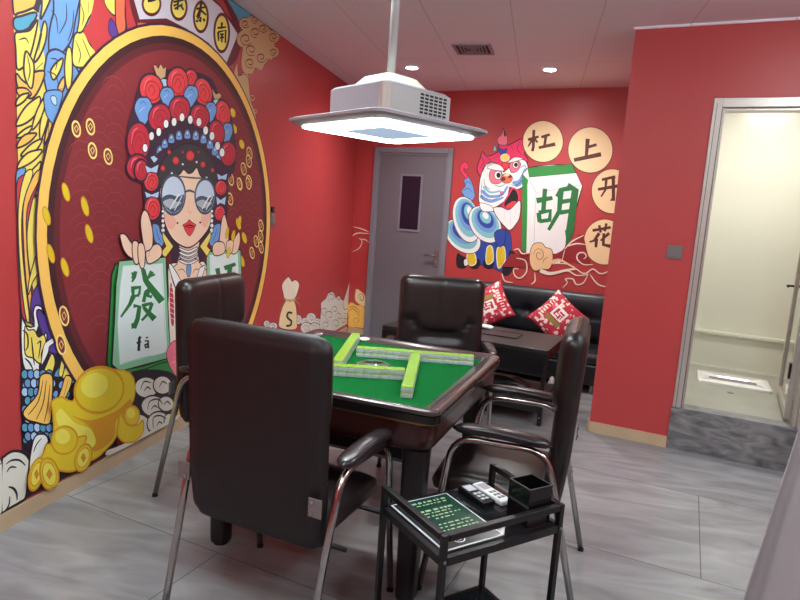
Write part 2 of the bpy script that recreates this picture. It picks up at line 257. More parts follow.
LEFT_ART = """out,,0,01 2100,2396 2102,2032 2100,1129 2090,80 2307,80 2505,80 2714,80 2651,423 2317,797 2213,1378 2331,1810 2682,2155 2948,2523 2944,2705
y,,0,11 2105,2126 2104,1920 2103,1690 2105,1374 2101,962 2170,823 2199,1166 2215,1462 2284,1719 2333,1977 2253,2116
b,,0,11 2228,2166 2250,1956 2263,1757 2331,1831 2482,2014 2546,2205 2453,2261
o,out,9,11 2103,2235 2096,2098 2120,2101 2177,2134 2207,2166 2222,2279
teal,out,9,11 2098,2074 2097,2040 2126,2034 2176,2066 2210,2122 2193,2126 2135,2095
y,out,9,11 2100,2016 2103,1958 2107,1888 2139,1902 2164,1935 2191,2007 2214,2104 2175,2054 2126,2032
y,out,9,11 2246,2107 2217,2014 2190,1935 2217,1958 2250,2023 2262,2085
y,out,9,11 2237,2169 2227,2111 2252,2148 2291,2233 2283,2302 2239,2285
b,out,9,11 2284,2119 2270,2048 2277,1970 2333,1997 2396,2076 2422,2167 2464,2368 2310,2312 2299,2169
b,out,9,11 2252,1950 2242,1881 2275,1800 2349,1786 2399,1852 2450,1927 2400,1987 2324,2016 2269,1994
y,out,9,11 2411,2087 2402,1987 2440,1971 2503,1997 2570,2058 2514,2087 2472,2133 2431,2118
y,out,9,11 2469,2370 2444,2174 2433,2123 2464,2132 2504,2199 2536,2252 2569,2407
o,out,9,11 2102,1869 2105,1825 2129,1798 2178,1788 2222,1843 2245,1909 2180,1887 2162,1844 2130,1850
y,out,9,11 2149,1963 2139,1890 2154,1842 2179,1831 2191,1916 2173,1950
y,out,9,11 2372,2035 2356,1955 2365,1873 2389,1864 2402,1952 2396,2034
y,out,9,11 2277,1916 2305,1956 2347,1987 2332,1935 2294,1886
o,out,9,11 2317,1863 2351,1912 2355,1871 2331,1838
wr,,0,11 2579,2411 2514,2203 2472,2136 2519,2089 2562,2063 2636,2135 2682,2178 2693,2453
y,out,8,11 2607,2320 2624,2281 2682,2268 2691,2348
pp,out,6,11 2647,2243 2633,2194 2653,2164 2700,2180 2682,2224
or,out,9,11 2687,2451 2682,2262 2694,2205 2721,2175 2757,2231 2752,2314 2760,2478
wr,out,8,11 2760,2478 2754,2315 2774,2220 2818,2249 2857,2268 2815,2499
,out,6,10 2157,1953 2170,1898 2158,1850
,out,6,10 2189,1896 2237,1943
,out,6,10 2285,2165 2312,2144 2320,2082
,out,6,10 2369,2219 2368,2151 2327,2081
,out,6,10 2412,2206 2404,2134 2377,2067
,out,6,10 2167,2061 2189,2090 2214,2107
,out,6,10 2277,1970 2314,1972 2304,1929
,out,6,10 2259,1912 2304,1908 2322,1864
,out,6,10 2294,1838 2341,1861
,out,6,10 2421,2083 2451,2035 2440,1989
,out,6,10 2462,2102 2492,2060 2513,2029
,out,6,10 2117,1999 2150,2015 2166,2000
,out,6,10 2235,2058 2216,1987
,out,6,10 2453,2247 2473,2204 2462,2158
,out,6,10 2504,2271 2499,2219
o,out,8,11 2101,1809 2111,1788 2134,1781 2162,1792 2174,1804 2169,1811 2150,1821 2123,1819
y,out,8,11 2097,1744 2119,1755 2143,1775 2159,1796 2162,1805 2149,1802 2121,1789 2101,1766
y,out,8,11 2097,1667 2150,1688 2199,1733 2220,1782 2217,1802 2197,1792 2150,1755 2112,1706
y,out,8,11 2096,1621 2124,1627 2154,1645 2173,1668 2176,1678 2165,1675 2138,1660 2111,1639
o,out,8,11 2097,1582 2128,1592 2165,1615 2191,1640 2197,1651 2180,1650 2140,1639 2109,1611
y,out,8,11 2115,1551 2154,1560 2197,1586 2223,1620 2227,1635 2212,1629 2173,1608 2136,1577
y,out,8,11 2097,1500 2136,1513 2183,1541 2217,1572 2224,1587 2204,1585 2154,1569 2114,1535
y,out,8,11 2175,1662 2208,1695 2235,1744 2244,1788 2241,1804 2229,1790 2203,1748 2182,1698
y,out,8,11 2218,1627 2241,1669 2263,1730 2275,1782 2275,1800 2259,1782 2228,1731 2213,1671
o,out,8,11 2237,1609 2261,1648 2284,1704 2297,1753 2297,1770 2287,1753 2262,1705 2243,1649
y,out,8,11 2107,1414 2151,1435 2194,1476 2216,1520 2216,1538 2201,1527 2163,1492 2127,1448
y,out,8,11 2144,1389 2178,1413 2209,1455 2222,1495 2220,1510 2208,1500 2178,1465 2154,1422
y,out,8,11 2183,1391 2203,1409 2221,1439 2226,1466 2224,1476 2217,1468 2201,1443 2188,1413
b,out,6,11 2241,1820 2245,1747 2273,1710 2296,1707 2321,1774 2342,1841 2303,1847
lb,out,4,11 2275,1814 2284,1788 2307,1785 2303,1819
b,out,5,11 2093,1487 2091,1400 2099,1414 2125,1469 2138,1504
,out,6,10 2246,1679 2237,1609 2230,1574
,out,6,10 2264,1709 2258,1632
wr,out,6,11 2100,1461 2092,1285 2094,1084 2104,907 2136,865 2176,850 2199,862 2169,973 2145,1110 2139,1242 2168,1372 2207,1461
y,out,6,11 2135,1485 2101,1370 2095,1228 2104,1040 2125,881 2143,878 2125,1038 2112,1213 2122,1356 2175,1488
o,out,6,11 2185,1488 2126,1371 2119,1228 2129,1037 2151,877 2169,874 2150,1035 2136,1213 2147,1357 2226,1492
y,out,6,11 2206,1241 2190,1167 2147,1050 2138,977 2165,1034 2215,1105
pp,out,7,11 2179,987 2159,914 2147,870 2176,835 2243,792 2303,765 2388,716 2409,627 2271,658 2214,829 2226,936 2208,1015
pp,out,7,11 2177,1005 2151,947 2161,865 2205,817 2229,729 2296,693 2297,758 2251,861 2214,970 2198,1013
w,k,8,11 2101,885 2124,851 2167,839 2162,896 2175,929 2207,920 2225,881 2206,904 2183,908 2183,877 2192,840 2172,792 2204,775 2230,802 2236,769 2196,694 2191,632 2169,616 2145,653 2114,661 2098,735
y,k,6,11 2118,847 2136,829 2167,824 2189,789 2217,794 2229,760 2203,713 2208,670 2183,676 2158,702 2116,732
,k,8,10 2106,834 2130,810 2131,759 2113,742
,k,8,10 2151,796 2158,722 2164,670
,k,8,10 2181,759 2201,766 2187,695
,k,8,10 2115,711 2139,686 2157,650
w,k,5,11 2216,742 2243,763 2283,771 2276,746 2249,735 2239,705 2202,661
w,k,5,11 2325,712 2321,703 2311,698 2299,701 2290,709 2286,720 2290,729 2300,734 2312,731 2322,723
k,,0,11 2096,655 2125,607 2163,618 2228,655 2296,693 2352,681 2366,634 2424,552 2364,499 2320,422 2110,487 2093,533
teal,k,5,11 2101,633 2094,574 2111,507 2142,519 2155,578 2131,615
teal,k,5,11 2281,610 2266,526 2279,468 2313,469 2329,576 2351,637
teal,k,5,11 2365,589 2395,593 2417,553 2379,529
y,k,8,11 2262,700 2228,655 2174,573 2117,500 2211,455 2258,441 2253,573 2281,653
y,k,8,11 2351,637 2315,557 2292,430 2349,413 2357,524 2373,598
y,k,5,11 2301,605 2330,686 2340,651 2325,588 2308,581
k,,0,11 2094,569 2098,496 2107,347 2106,316 2137,293 2170,356 2236,388 2292,459 2365,551 2113,636
b,k,4,11 2125,588 2118,581 2109,579 2102,584 2098,592 2100,602 2107,609 2116,611 2123,607 2127,598
teal,k,4,11 2169,587 2162,580 2152,578 2145,582 2141,591 2143,601 2150,609 2159,610 2167,606 2171,597
b,k,4,11 2329,533 2321,526 2311,524 2302,529 2298,539 2300,549 2308,557 2318,559 2327,554 2331,544
teal,k,4,11 2364,479 2356,471 2346,470 2337,475 2332,485 2335,495 2343,503 2353,504 2362,499 2367,489
b,k,4,11 2121,401 2114,395 2105,394 2097,399 2094,408 2096,418 2103,425 2112,426 2119,421 2123,411
teal,k,4,11 2139,353 2132,346 2123,345 2115,351 2111,360 2113,370 2120,377 2129,378 2137,372 2141,363
b,k,4,11 2158,383 2151,377 2142,376 2134,381 2130,390 2132,400 2139,407 2149,408 2157,403 2160,393
teal,k,4,11 2122,343 2115,336 2106,335 2099,341 2095,350 2097,360 2104,367 2113,367 2120,362 2124,353
b,k,4,11 2293,499 2286,491 2276,490 2267,495 2263,505 2265,515 2273,522 2283,524 2291,519 2295,509
teal,k,4,11 2314,437 2306,430 2296,429 2287,434 2283,444 2285,454 2292,462 2303,463 2312,458 2316,448
teal,k,6,11 2129,637 2124,624 2111,621 2098,630 2093,646 2099,659 2112,662 2124,653
b,k,6,11 2162,629 2156,616 2142,613 2130,623 2125,638 2130,651 2143,654 2156,645
lb,k,6,11 2194,621 2189,608 2175,605 2162,614 2157,630 2162,644 2176,647 2189,637
teal,k,6,11 2228,613 2222,599 2208,596 2195,606 2189,622 2195,636 2209,639 2223,629
b,k,6,11 2263,604 2257,590 2242,588 2228,597 2223,614 2229,627 2243,630 2257,621
b,k,6,11 2145,594 2139,581 2126,578 2113,588 2108,604 2114,617 2127,619 2139,610
lb,k,6,11 2177,585 2171,572 2158,569 2145,579 2140,595 2145,608 2159,611 2172,602
teal,k,6,11 2210,577 2205,563 2191,561 2177,570 2172,587 2178,600 2192,603 2205,593
b,k,6,11 2245,567 2239,554 2225,551 2211,561 2205,578 2211,591 2225,594 2239,584
lb,k,6,11 2280,558 2274,544 2259,542 2245,552 2239,569 2246,583 2260,585 2274,575
lb,k,6,11 2128,559 2122,546 2109,544 2096,553 2091,569 2097,582 2110,585 2123,575
teal,k,6,11 2160,550 2154,537 2141,534 2128,544 2123,560 2128,573 2142,576 2155,566
b,k,6,11 2193,541 2187,527 2173,525 2160,535 2155,551 2161,565 2174,567 2188,557
lb,k,6,11 2227,531 2221,518 2207,516 2193,526 2188,542 2194,556 2208,558 2221,548
teal,k,6,11 2262,522 2255,508 2241,506 2227,516 2222,533 2228,546 2242,549 2256,539
teal,k,6,11 2143,515 2137,502 2124,500 2111,510 2106,526 2112,539 2125,541 2138,531
b,k,6,11 2176,505 2170,492 2156,490 2143,500 2138,516 2144,530 2157,532 2170,522
lb,k,6,11 2209,496 2203,482 2189,480 2176,490 2170,507 2176,520 2190,522 2204,512
teal,k,6,11 2243,485 2237,472 2223,470 2209,480 2204,497 2210,511 2224,513 2238,502
b,k,6,11 2279,475 2272,461 2258,459 2244,470 2238,487 2244,501 2259,503 2273,492
b,k,6,11 2126,480 2120,467 2107,465 2095,475 2090,492 2095,504 2108,507 2121,497
lb,k,6,11 2158,470 2152,457 2139,455 2126,465 2121,482 2127,495 2140,497 2153,487
teal,k,6,11 2191,460 2185,447 2172,445 2158,455 2153,472 2159,485 2173,487 2186,477
b,k,6,11 2225,450 2219,436 2205,434 2192,445 2186,462 2192,475 2206,477 2220,467
lb,k,6,11 2260,439 2254,425 2240,423 2226,434 2220,451 2226,465 2240,467 2255,456
lb,k,6,11 2141,436 2135,423 2122,421 2109,431 2104,448 2110,460 2123,462 2136,452
teal,k,6,11 2174,425 2168,412 2154,410 2141,421 2136,437 2142,450 2155,452 2169,442
b,k,6,11 2208,414 2202,401 2188,399 2174,410 2169,427 2175,440 2188,442 2202,431
lb,k,6,11 2242,403 2236,389 2222,388 2208,399 2202,416 2208,429 2222,431 2236,420
teal,k,6,11 2277,391 2271,378 2257,376 2242,387 2237,405 2243,418 2257,420 2272,409
teal,k,6,11 2124,401 2118,388 2105,387 2093,397 2088,413 2093,426 2106,428 2119,418
b,k,6,11 2157,390 2151,377 2137,375 2124,386 2119,403 2125,416 2138,417 2151,407
lb,k,6,11 2190,379 2184,366 2170,364 2157,375 2152,392 2157,405 2171,407 2184,396
teal,k,6,11 2224,367 2218,354 2204,352 2190,363 2185,381 2191,394 2205,395 2218,384
b,k,6,11 2259,355 2253,342 2238,340 2224,352 2219,369 2225,382 2239,384 2253,373
b,k,6,11 2139,355 2134,343 2120,341 2108,352 2102,369 2108,381 2121,383 2134,372
lb,k,6,11 2172,344 2166,331 2153,329 2140,340 2134,357 2140,370 2154,372 2167,361
teal,k,6,11 2206,332 2200,319 2186,317 2173,328 2167,346 2173,359 2187,360 2201,349
b,k,6,11 2241,320 2234,306 2220,305 2206,316 2201,334 2207,347 2221,348 2235,337
lb,k,6,11 2276,307 2270,293 2255,292 2241,304 2235,321 2241,335 2256,336 2270,325
og,k,9,11 2194,616 2174,537 2100,485 2109,446 2158,414 2243,381 2258,491 2260,599
,k,6,10 2207,591 2179,503 2122,458
,k,6,10 2226,586 2205,485 2165,423
,k,6,10 2246,560 2231,466 2210,397
og,k,7,11 2343,578 2314,519 2292,470 2335,469 2382,546
,k,5,10 2357,552 2328,482
cg,k,12,11 1985,295 2000,319 2035,326 2075,312 2111,281 2131,236 2119,195 2104,95 2069,83 2008,81 1978,80
cg,,0,11 1955,276 1985,295 1978,80 1949,80
,k,9,10 2006,282 2034,288 2074,272 2104,237
,k,8,10 2008,246 2028,260 2058,247
,k,11,10 2016,178 2040,160 2055,131 2057,99
,k,11,10 1956,281 1985,297
,k,9,10 1973,80 1998,81 2016,100 2020,134
w,k,9,11 2126,252 2155,346 2211,341 2233,304 2215,282 2192,235 2152,195 2125,192
,k,7,10 2148,280 2165,310 2194,328
mar,,0,11 2715,2705 2776,2387 2831,2273 2871,2246 3224,2338 3571,2330 3773,2296 3903,2391 3920,2549 3653,2615 3420,2650 3030,2672
lil,mar,16,01 2730,2695 2806,2388 2862,2297 3091,2372 3283,2376 3522,2364 3747,2296 3894,2528 3653,2626 3420,2650 3030,2672
or,mar,7,11 2854,2290 2969,2316 3185,2358 3389,2351 3595,2325 3721,2283 3571,2319 3305,2339 3074,2325 2870,2270
mar,,0,11 3044,2438 3028,2396 2986,2360 2934,2344 2893,2353 2877,2383 2892,2423 2932,2459 2983,2476 3027,2469
y,k,4,11 3028,2433 3015,2400 2981,2372 2938,2359 2904,2365 2891,2388 2904,2419 2937,2447 2979,2462 3014,2456
mar,,0,11 3291,2503 3276,2454 3233,2413 3180,2397 3138,2411 3122,2448 3136,2495 3176,2535 3229,2553 3273,2541
y,k,4,11 3273,2497 3261,2458 3227,2426 3185,2413 3152,2424 3138,2454 3150,2491 3182,2523 3224,2537 3258,2528
mar,,0,11 3520,2520 3505,2460 3462,2413 3408,2398 3364,2418 3346,2466 3360,2523 3401,2570 3454,2587 3500,2569
y,k,4,11 3499,2514 3488,2464 3455,2426 3413,2414 3379,2432 3365,2472 3376,2519 3407,2557 3449,2571 3484,2554
mar,,0,11 3782,2503 3765,2424 3714,2365 3650,2348 3597,2379 3575,2443 3590,2518 3638,2577 3701,2597 3757,2569
y,k,4,11 3758,2496 3746,2429 3706,2379 3656,2366 3614,2393 3596,2449 3608,2514 3646,2563 3695,2579 3739,2553
bk,,0,01 2918,2429 2984,2459 2982,2466 2915,2441
bk,,0,01 2937,2471 2952,2417 2965,2422 2961,2480
bk,,0,01 2927,2407 2993,2437 2991,2444 2924,2420
bk,,0,01 3155,2479 3250,2523 3246,2530 3150,2489
bk,,0,01 3187,2527 3184,2453 3199,2457 3210,2534
bk,,0,01 3169,2448 3243,2500 3235,2504 3157,2454
bk,,0,01 3158,2460 3194,2484 3187,2489 3148,2467
bk,,0,01 3210,2484 3243,2469 3256,2478 3229,2497
bk,,0,01 3385,2516 3481,2560 3477,2568 3379,2527
bk,,0,01 3421,2585 3405,2497 3387,2470 3403,2470 3426,2501 3447,2592
bk,,0,01 3413,2534 3376,2477 3391,2478 3437,2536
bk,,0,01 3417,2522 3482,2516 3494,2527 3433,2537
bk,,0,01 3414,2488 3414,2462 3412,2473 3399,2463 3433,2462 3440,2495
bk,,0,01 3373,2456 3385,2447 3402,2455 3396,2467
bk,,0,01 3447,2487 3463,2475 3480,2483 3472,2499
bk,,0,01 3625,2481 3730,2520 3727,2528 3621,2493
bk,,0,01 3661,2532 3663,2493 3681,2498 3688,2539
bk,,0,01 3618,2462 3631,2412 3648,2417 3645,2470
bk,,0,01 3635,2460 3715,2496 3715,2423 3733,2427 3734,2508 3629,2471
bk,,0,01 3656,2452 3704,2470 3702,2478 3652,2464
bk,,0,01 3654,2432 3708,2452 3706,2460 3651,2444
bk,,0,01 3665,2466 3670,2414 3687,2419 3692,2473
teal,k,7,11 3717,2705 3806,2633 3911,2598 4077,2704 3918,2705 3798,2705
mar,,0,11 3689,2705 3870,2626 3924,2547 3876,2533 3764,2620 3664,2691
kh,mar,6,11 4125,2561 4102,2517 4038,2476 3958,2455 3894,2461 3869,2490 3890,2532 3950,2572 4029,2595 4097,2591
kh,mar,6,11 4207,2510 4184,2467 4121,2429 4043,2409 3980,2415 3955,2444 3975,2484 4035,2522 4112,2544 4179,2539
kh,mar,6,11 4360,2497 4339,2458 4280,2422 4206,2405 4146,2410 4122,2437 4141,2474 4197,2508 4271,2528 4334,2523
kh,mar,6,11 4541,2582 4524,2552 4477,2524 4418,2509 4370,2513 4351,2532 4366,2561 4411,2588 4470,2604 4520,2602
kh,mar,6,11 4250,2640 4230,2602 4173,2566 4103,2547 4046,2550 4023,2575 4042,2612 4095,2647 4165,2668 4225,2666
kh,mar,6,11 4067,2645 4052,2615 4010,2587 3957,2572 3915,2575 3898,2594 3912,2622 3952,2650 4004,2666 4048,2664
kh,mar,6,11 4355,2701 4337,2667 4285,2634 4221,2616 4170,2619 4148,2640 4165,2673 4214,2705 4278,2705 4332,2705
kh,mar,6,11 4540,2692 4521,2657 4466,2623 4397,2604 4341,2607 4318,2630 4336,2664 4388,2697 4457,2705 4515,2705
kh,mar,6,11 4181,2415 4162,2377 4106,2344 4037,2328 3982,2335 3959,2361 3977,2396 4030,2429 4098,2446 4157,2441
kh,mar,6,11 4219,2705 4203,2689 4158,2660 4103,2643 4057,2645 4039,2664 4054,2694 4097,2705 4152,2705 4199,2705
kh,mar,6,11 4060,2291 4049,2269 4017,2251 3977,2242 3944,2247 3931,2262 3942,2283 3973,2302 4013,2311 4046,2307
kh,mar,6,11 4437,2705 4422,2705 4381,2703 4330,2688 4288,2689 4271,2705 4285,2705 4324,2705 4375,2705 4418,2705
kh,,0,11 3970,2630 3945,2553 3966,2475 3942,2370 3977,2308 4105,2323 4152,2378 4238,2376 4288,2425 4337,2483 4411,2494 4481,2574 4437,2632 4511,2676 4375,2691 4265,2697 4143,2704 4030,2676
,mar,9,10 4079,2526 4029,2496 3972,2482 3932,2488 3923,2507 3944,2531 3982,2548 4019,2553 4039,2545 4035,2530 4016,2517 3992,2510 3977,2511 3974,2518
,mar,9,10 4134,2456 4075,2436 4025,2435 4004,2451 4016,2475 4051,2496 4092,2505 4120,2501 4126,2487 4110,2472 4085,2462 4063,2460 4054,2466 4058,2473
,mar,9,10 4327,2480 4294,2452 4242,2433 4196,2431 4175,2443 4182,2463 4211,2481 4247,2490 4272,2487 4278,2476 4266,2464 4246,2456 4229,2454 4222,2458
,mar,9,10 4471,2536 4425,2526 4394,2530 4387,2544 4405,2562 4436,2575 4466,2578 4482,2572 4479,2561 4462,2550 4442,2545 4428,2546 4425,2551 4431,2556
,mar,9,10 4158,2578 4105,2567 4071,2574 4067,2593 4091,2616 4130,2631 4164,2635 4180,2626 4174,2611 4153,2598 4129,2591 4113,2593 4111,2600 4119,2607
,mar,9,10 4037,2622 4006,2602 3968,2591 3941,2593 3934,2606 3947,2621 3972,2634 3996,2638 4010,2633 4008,2624 3996,2614 3980,2609 3970,2610 3968,2614
,mar,9,10 4323,2680 4289,2655 4243,2640 4207,2639 4193,2651 4204,2669 4232,2684 4263,2692 4282,2688 4284,2678 4271,2667 4253,2660 4239,2659 4234,2663
,mar,9,10 4460,2638 4407,2624 4369,2627 4360,2643 4379,2664 4415,2680 4451,2686 4470,2680 4468,2667 4449,2654 4426,2647 4409,2647 4405,2653 4411,2659
,mar,9,10 4123,2372 4072,2353 4026,2351 4004,2364 4011,2384 4040,2403 4076,2412 4103,2409 4110,2398 4098,2384 4077,2375 4057,2373 4048,2378 4051,2384
,mar,9,10 4147,2669 4104,2659 4077,2664 4074,2680 4093,2698 4124,2705 4151,2705 4164,2705 4159,2695 4142,2684 4123,2679 4111,2680 4109,2686 4116,2692
,mar,9,10 4039,2277 4016,2263 3987,2256 3966,2259 3959,2268 3968,2280 3987,2288 4006,2290 4017,2286 4016,2279 4007,2273 3996,2269 3987,2270 3985,2273
,mar,9,10 4394,2705 4356,2705 4322,2703 4305,2705 4310,2705 4332,2705 4359,2705 4379,2705 4384,2705 4375,2705 4359,2705 4345,2705 4338,2705 4340,2705
kh,mar,6,11 3888,2343 3842,2277 3860,2219 3937,2207 3988,2153 4024,2087 4111,2028 4180,2009 4176,2069 4103,2131 4075,2199 4049,2281 3978,2294 3903,2263
,kh,9,10 4068,2155 4092,2170 4123,2177 4147,2174 4155,2164 4145,2153 4126,2145 4108,2144 4100,2149 4102,2155 4110,2159
,kh,9,10 3925,2247 3944,2260 3970,2266 3989,2264 3995,2256 3987,2246 3972,2240 3958,2239 3951,2242 3952,2247 3959,2251
,kh,9,10 4143,2076 4158,2086 4178,2090 4194,2088 4199,2081 4192,2074 4180,2070 4169,2069 4163,2072 4165,2076 4170,2078
out,,0,01 4500,1217 4495,1318 4482,1419 4460,1518 4430,1615 4391,1709 4344,1799 4289,1885 4228,1965 4159,2040 4084,2108 4004,2170 3918,2225 3828,2272 3734,2311 3637,2341 3538,2363 3438,2376 3336,2381 3235,2376 3134,2363 3035,2341 2938,2311 2844,2272 2754,2225 2669,2170 2588,2108 2513,2040 2445,1965 2383,1885 2328,1799 2281,1709 2243,1615 2212,1518 2190,1419 2177,1318 2172,1217 2177,1116 2190,1015 2212,916 2243,819 2281,725 2328,635 2383,550 2445,469 2513,394 2588,326 2669,264 2754,209 2844,162 2938,123 3035,93 3134,80 3235,80 3336,80 3438,80 3538,80 3637,93 3734,123 3828,162 3918,209 4004,264 4084,326 4159,394 4228,469 4289,550 4344,635 4391,725 4430,819 4460,916 4482,1015 4495,1116
og,,0,01 4488,1217 4484,1317 4470,1417 4449,1515 4418,1611 4380,1704 4334,1793 4280,1878 4218,1957 4151,2031 4076,2099 3997,2160 3912,2214 3823,2261 3730,2299 3634,2330 3536,2351 3437,2364 3336,2369 3236,2364 3136,2351 3038,2330 2942,2299 2849,2261 2760,2214 2676,2160 2596,2099 2522,2031 2454,1957 2393,1878 2339,1793 2292,1704 2254,1611 2224,1515 2202,1417 2189,1317 2184,1217 2189,1117 2202,1017 2224,919 2254,823 2292,730 2339,641 2393,556 2454,477 2522,403 2596,335 2676,274 2760,220 2849,173 2942,135 3038,105 3136,83 3236,80 3336,80 3437,80 3536,83 3634,105 3730,135 3823,173 3912,220 3997,274 4076,335 4151,403 4218,477 4280,556 4334,641 4380,730 4418,823 4449,919 4470,1017 4484,1117
k,,0,01 4425,1224 4421,1319 4408,1414 4388,1507 4359,1598 4322,1686 4278,1770 4227,1851 4169,1926 4105,1997 4034,2061 3959,2119 3878,2170 3794,2214 3706,2251 3615,2280 3522,2300 3427,2313 3332,2317 3237,2313 3142,2300 3049,2280 2958,2251 2870,2214 2785,2170 2705,2119 2629,2061 2559,1997 2494,1926 2436,1851 2385,1770 2341,1686 2305,1598 2276,1507 2255,1414 2243,1319 2239,1224 2243,1129 2255,1034 2276,941 2305,850 2341,762 2385,677 2436,597 2494,521 2559,451 2629,387 2705,328 2785,277 2870,233 2958,197 3049,168 3142,147 3237,135 3332,131 3427,135 3522,147 3615,168 3706,197 3794,233 3878,277 3959,328 4034,387 4105,451 4169,521 4227,597 4278,677 4322,762 4359,850 4388,941 4408,1034 4421,1129
d1,,0,01 4419,1224 4415,1319 4402,1413 4382,1505 4353,1596 4317,1683 4273,1767 4222,1847 4164,1923 4100,1992 4030,2057 3955,2114 3875,2165 3791,2209 3704,2245 3613,2274 3521,2294 3427,2307 3332,2311 3237,2307 3143,2294 3050,2274 2960,2245 2872,2209 2788,2165 2708,2114 2633,2057 2563,1992 2499,1923 2441,1847 2390,1767 2347,1683 2310,1596 2282,1505 2261,1413 2249,1319 2245,1224 2249,1129 2261,1035 2282,942 2310,852 2347,764 2390,680 2441,600 2499,525 2563,455 2633,391 2708,333 2788,282 2872,239 2960,202 3050,174 3143,153 3237,141 3332,137 3427,141 3521,153 3613,174 3704,202 3791,239 3875,282 3955,333 4030,391 4100,455 4164,525 4222,600 4273,680 4317,764 4353,852 4382,942 4402,1035 4415,1129
d2,,0,01 4389,1224 4385,1316 4373,1407 4353,1497 4325,1585 4290,1671 4247,1752 4198,1830 4141,1903 4079,1971 4011,2034 3938,2090 3860,2139 3778,2182 3693,2217 3605,2245 3515,2265 3424,2277 3332,2281 3240,2277 3148,2265 3058,2245 2970,2217 2885,2182 2803,2139 2726,2090 2652,2034 2584,1971 2522,1903 2466,1830 2416,1752 2374,1671 2339,1585 2311,1497 2291,1407 2279,1316 2275,1224 2279,1132 2291,1040 2311,950 2339,862 2374,777 2416,695 2466,618 2522,544 2584,476 2652,414 2726,358 2803,308 2885,266 2970,231 3058,203 3148,183 3240,171 3332,167 3424,171 3515,183 3605,203 3693,231 3778,266 3860,308 3938,358 4011,414 4079,476 4141,544 4198,618 4247,695 4290,777 4325,862 4353,950 4373,1040 4385,1132
disc,,0,01 4354,1224 4350,1313 4338,1401 4319,1488 4292,1573 4258,1656 4217,1735 4169,1810 4115,1881 4054,1946 3989,2007 3918,2061 3843,2109 3764,2150 3681,2184 3596,2211 3509,2230 3421,2242 3332,2246 3243,2242 3154,2230 3067,2211 2982,2184 2900,2150 2821,2109 2746,2061 2675,2007 2609,1946 2549,1881 2495,1810 2447,1735 2406,1656 2371,1573 2345,1488 2325,1401 2314,1313 2310,1224 2314,1135 2325,1046 2345,959 2371,874 2406,792 2447,713 2495,638 2549,567 2609,501 2675,441 2746,387 2821,339 2900,298 2982,263 3067,237 3154,217 3243,206 3332,202 3421,206 3509,217 3596,237 3681,263 3764,298 3843,339 3918,387 3989,441 4054,501 4115,567 4169,638 4217,713 4258,792 4292,874 4319,959 4338,1046 4350,1135
,disc2,5,00 2986,491 2958,530 2916,552 2868,552 2825,530 2798,491
,disc2,5,00 2948,476 2932,499 2906,513 2877,513 2852,499 2836,476
,disc2,5,00 3206,491 3178,530 3136,552 3088,552 3045,530 3018,491
,disc2,5,00 3168,476 3152,499 3126,513 3097,513 3072,499 3056,476
,disc2,5,00 3426,491 3398,530 3356,552 3308,552 3265,530 3238,491
,disc2,5,00 3388,476 3372,499 3346,513 3317,513 3292,499 3276,476
,disc2,5,00 3646,491 3618,530 3576,552 3528,552 3485,530 3458,491
,disc2,5,00 3608,476 3592,499 3566,513 3537,513 3512,499 3496,476
,disc2,5,00 3866,491 3838,530 3796,552 3748,552 3705,530 3678,491
,disc2,5,00 3828,476 3812,499 3786,513 3757,513 3732,499 3716,476
,disc2,5,00 3976,546 3948,585 3906,607 3858,607 3815,585 3788,546
,disc2,5,00 3938,531 3922,554 3896,568 3867,568 3842,554 3826,531
,disc2,5,00 2766,601 2738,640 2696,662 2648,662 2605,640 2578,601
,disc2,5,00 2728,586 2712,609 2686,623 2657,623 2632,609 2616,586
,disc2,5,00 4086,601 4058,640 4016,662 3968,662 3925,640 3898,601
,disc2,5,00 4048,586 4032,609 4006,623 3977,623 3952,609 3936,586
,disc2,5,00 3976,656 3948,695 3906,717 3858,717 3815,695 3788,656
,disc2,5,00 3938,641 3922,664 3896,678 3867,678 3842,664 3826,641
,disc2,5,00 2766,711 2738,750 2696,772 2648,772 2605,750 2578,711
,disc2,5,00 2728,696 2712,719 2686,733 2657,733 2632,719 2616,696
,disc2,5,00 4086,711 4058,750 4016,772 3968,772 3925,750 3898,711
,disc2,5,00 4048,696 4032,719 4006,733 3977,733 3952,719 3936,696
,disc2,5,00 2656,766 2628,805 2586,827 2538,827 2495,805 2468,766
,disc2,5,00 2618,751 2602,774 2576,788 2547,788 2522,774 2506,751
,disc2,5,00 3976,766 3948,805 3906,827 3858,827 3815,805 3788,766
,disc2,5,00 3938,751 3922,774 3896,788 3867,788 3842,774 3826,751
,disc2,5,00 4196,766 4168,805 4126,827 4078,827 4035,805 4008,766
,disc2,5,00 4158,751 4142,774 4116,788 4087,788 4062,774 4046,751
,disc2,5,00 2766,821 2738,860 2696,882 2648,882 2605,860 2578,821
,disc2,5,00 2728,806 2712,829 2686,843 2657,843 2632,829 2616,806
,disc2,5,00 4086,821 4058,860 4016,882 3968,882 3925,860 3898,821
,disc2,5,00 4048,806 4032,829 4006,843 3977,843 3952,829 3936,806
,disc2,5,00 2656,876 2628,915 2586,937 2538,937 2495,915 2468,876
,disc2,5,00 2618,861 2602,884 2576,898 2547,898 2522,884 2506,861
,disc2,5,00 3976,876 3948,915 3906,937 3858,937 3815,915 3788,876
,disc2,5,00 3938,861 3922,884 3896,898 3867,898 3842,884 3826,861
,disc2,5,00 4196,876 4168,915 4126,937 4078,937 4035,915 4008,876
,disc2,5,00 4158,861 4142,884 4116,898 4087,898 4062,884 4046,861
,disc2,5,00 2546,931 2518,970 2476,992 2428,992 2385,970 2358,931
,disc2,5,00 2508,916 2492,939 2466,953 2437,953 2412,939 2396,916
,disc2,5,00 2766,931 2738,970 2696,992 2648,992 2605,970 2578,931
,disc2,5,00 2728,916 2712,939 2686,953 2657,953 2632,939 2616,916
,disc2,5,00 4086,931 4058,970 4016,992 3968,992 3925,970 3898,931
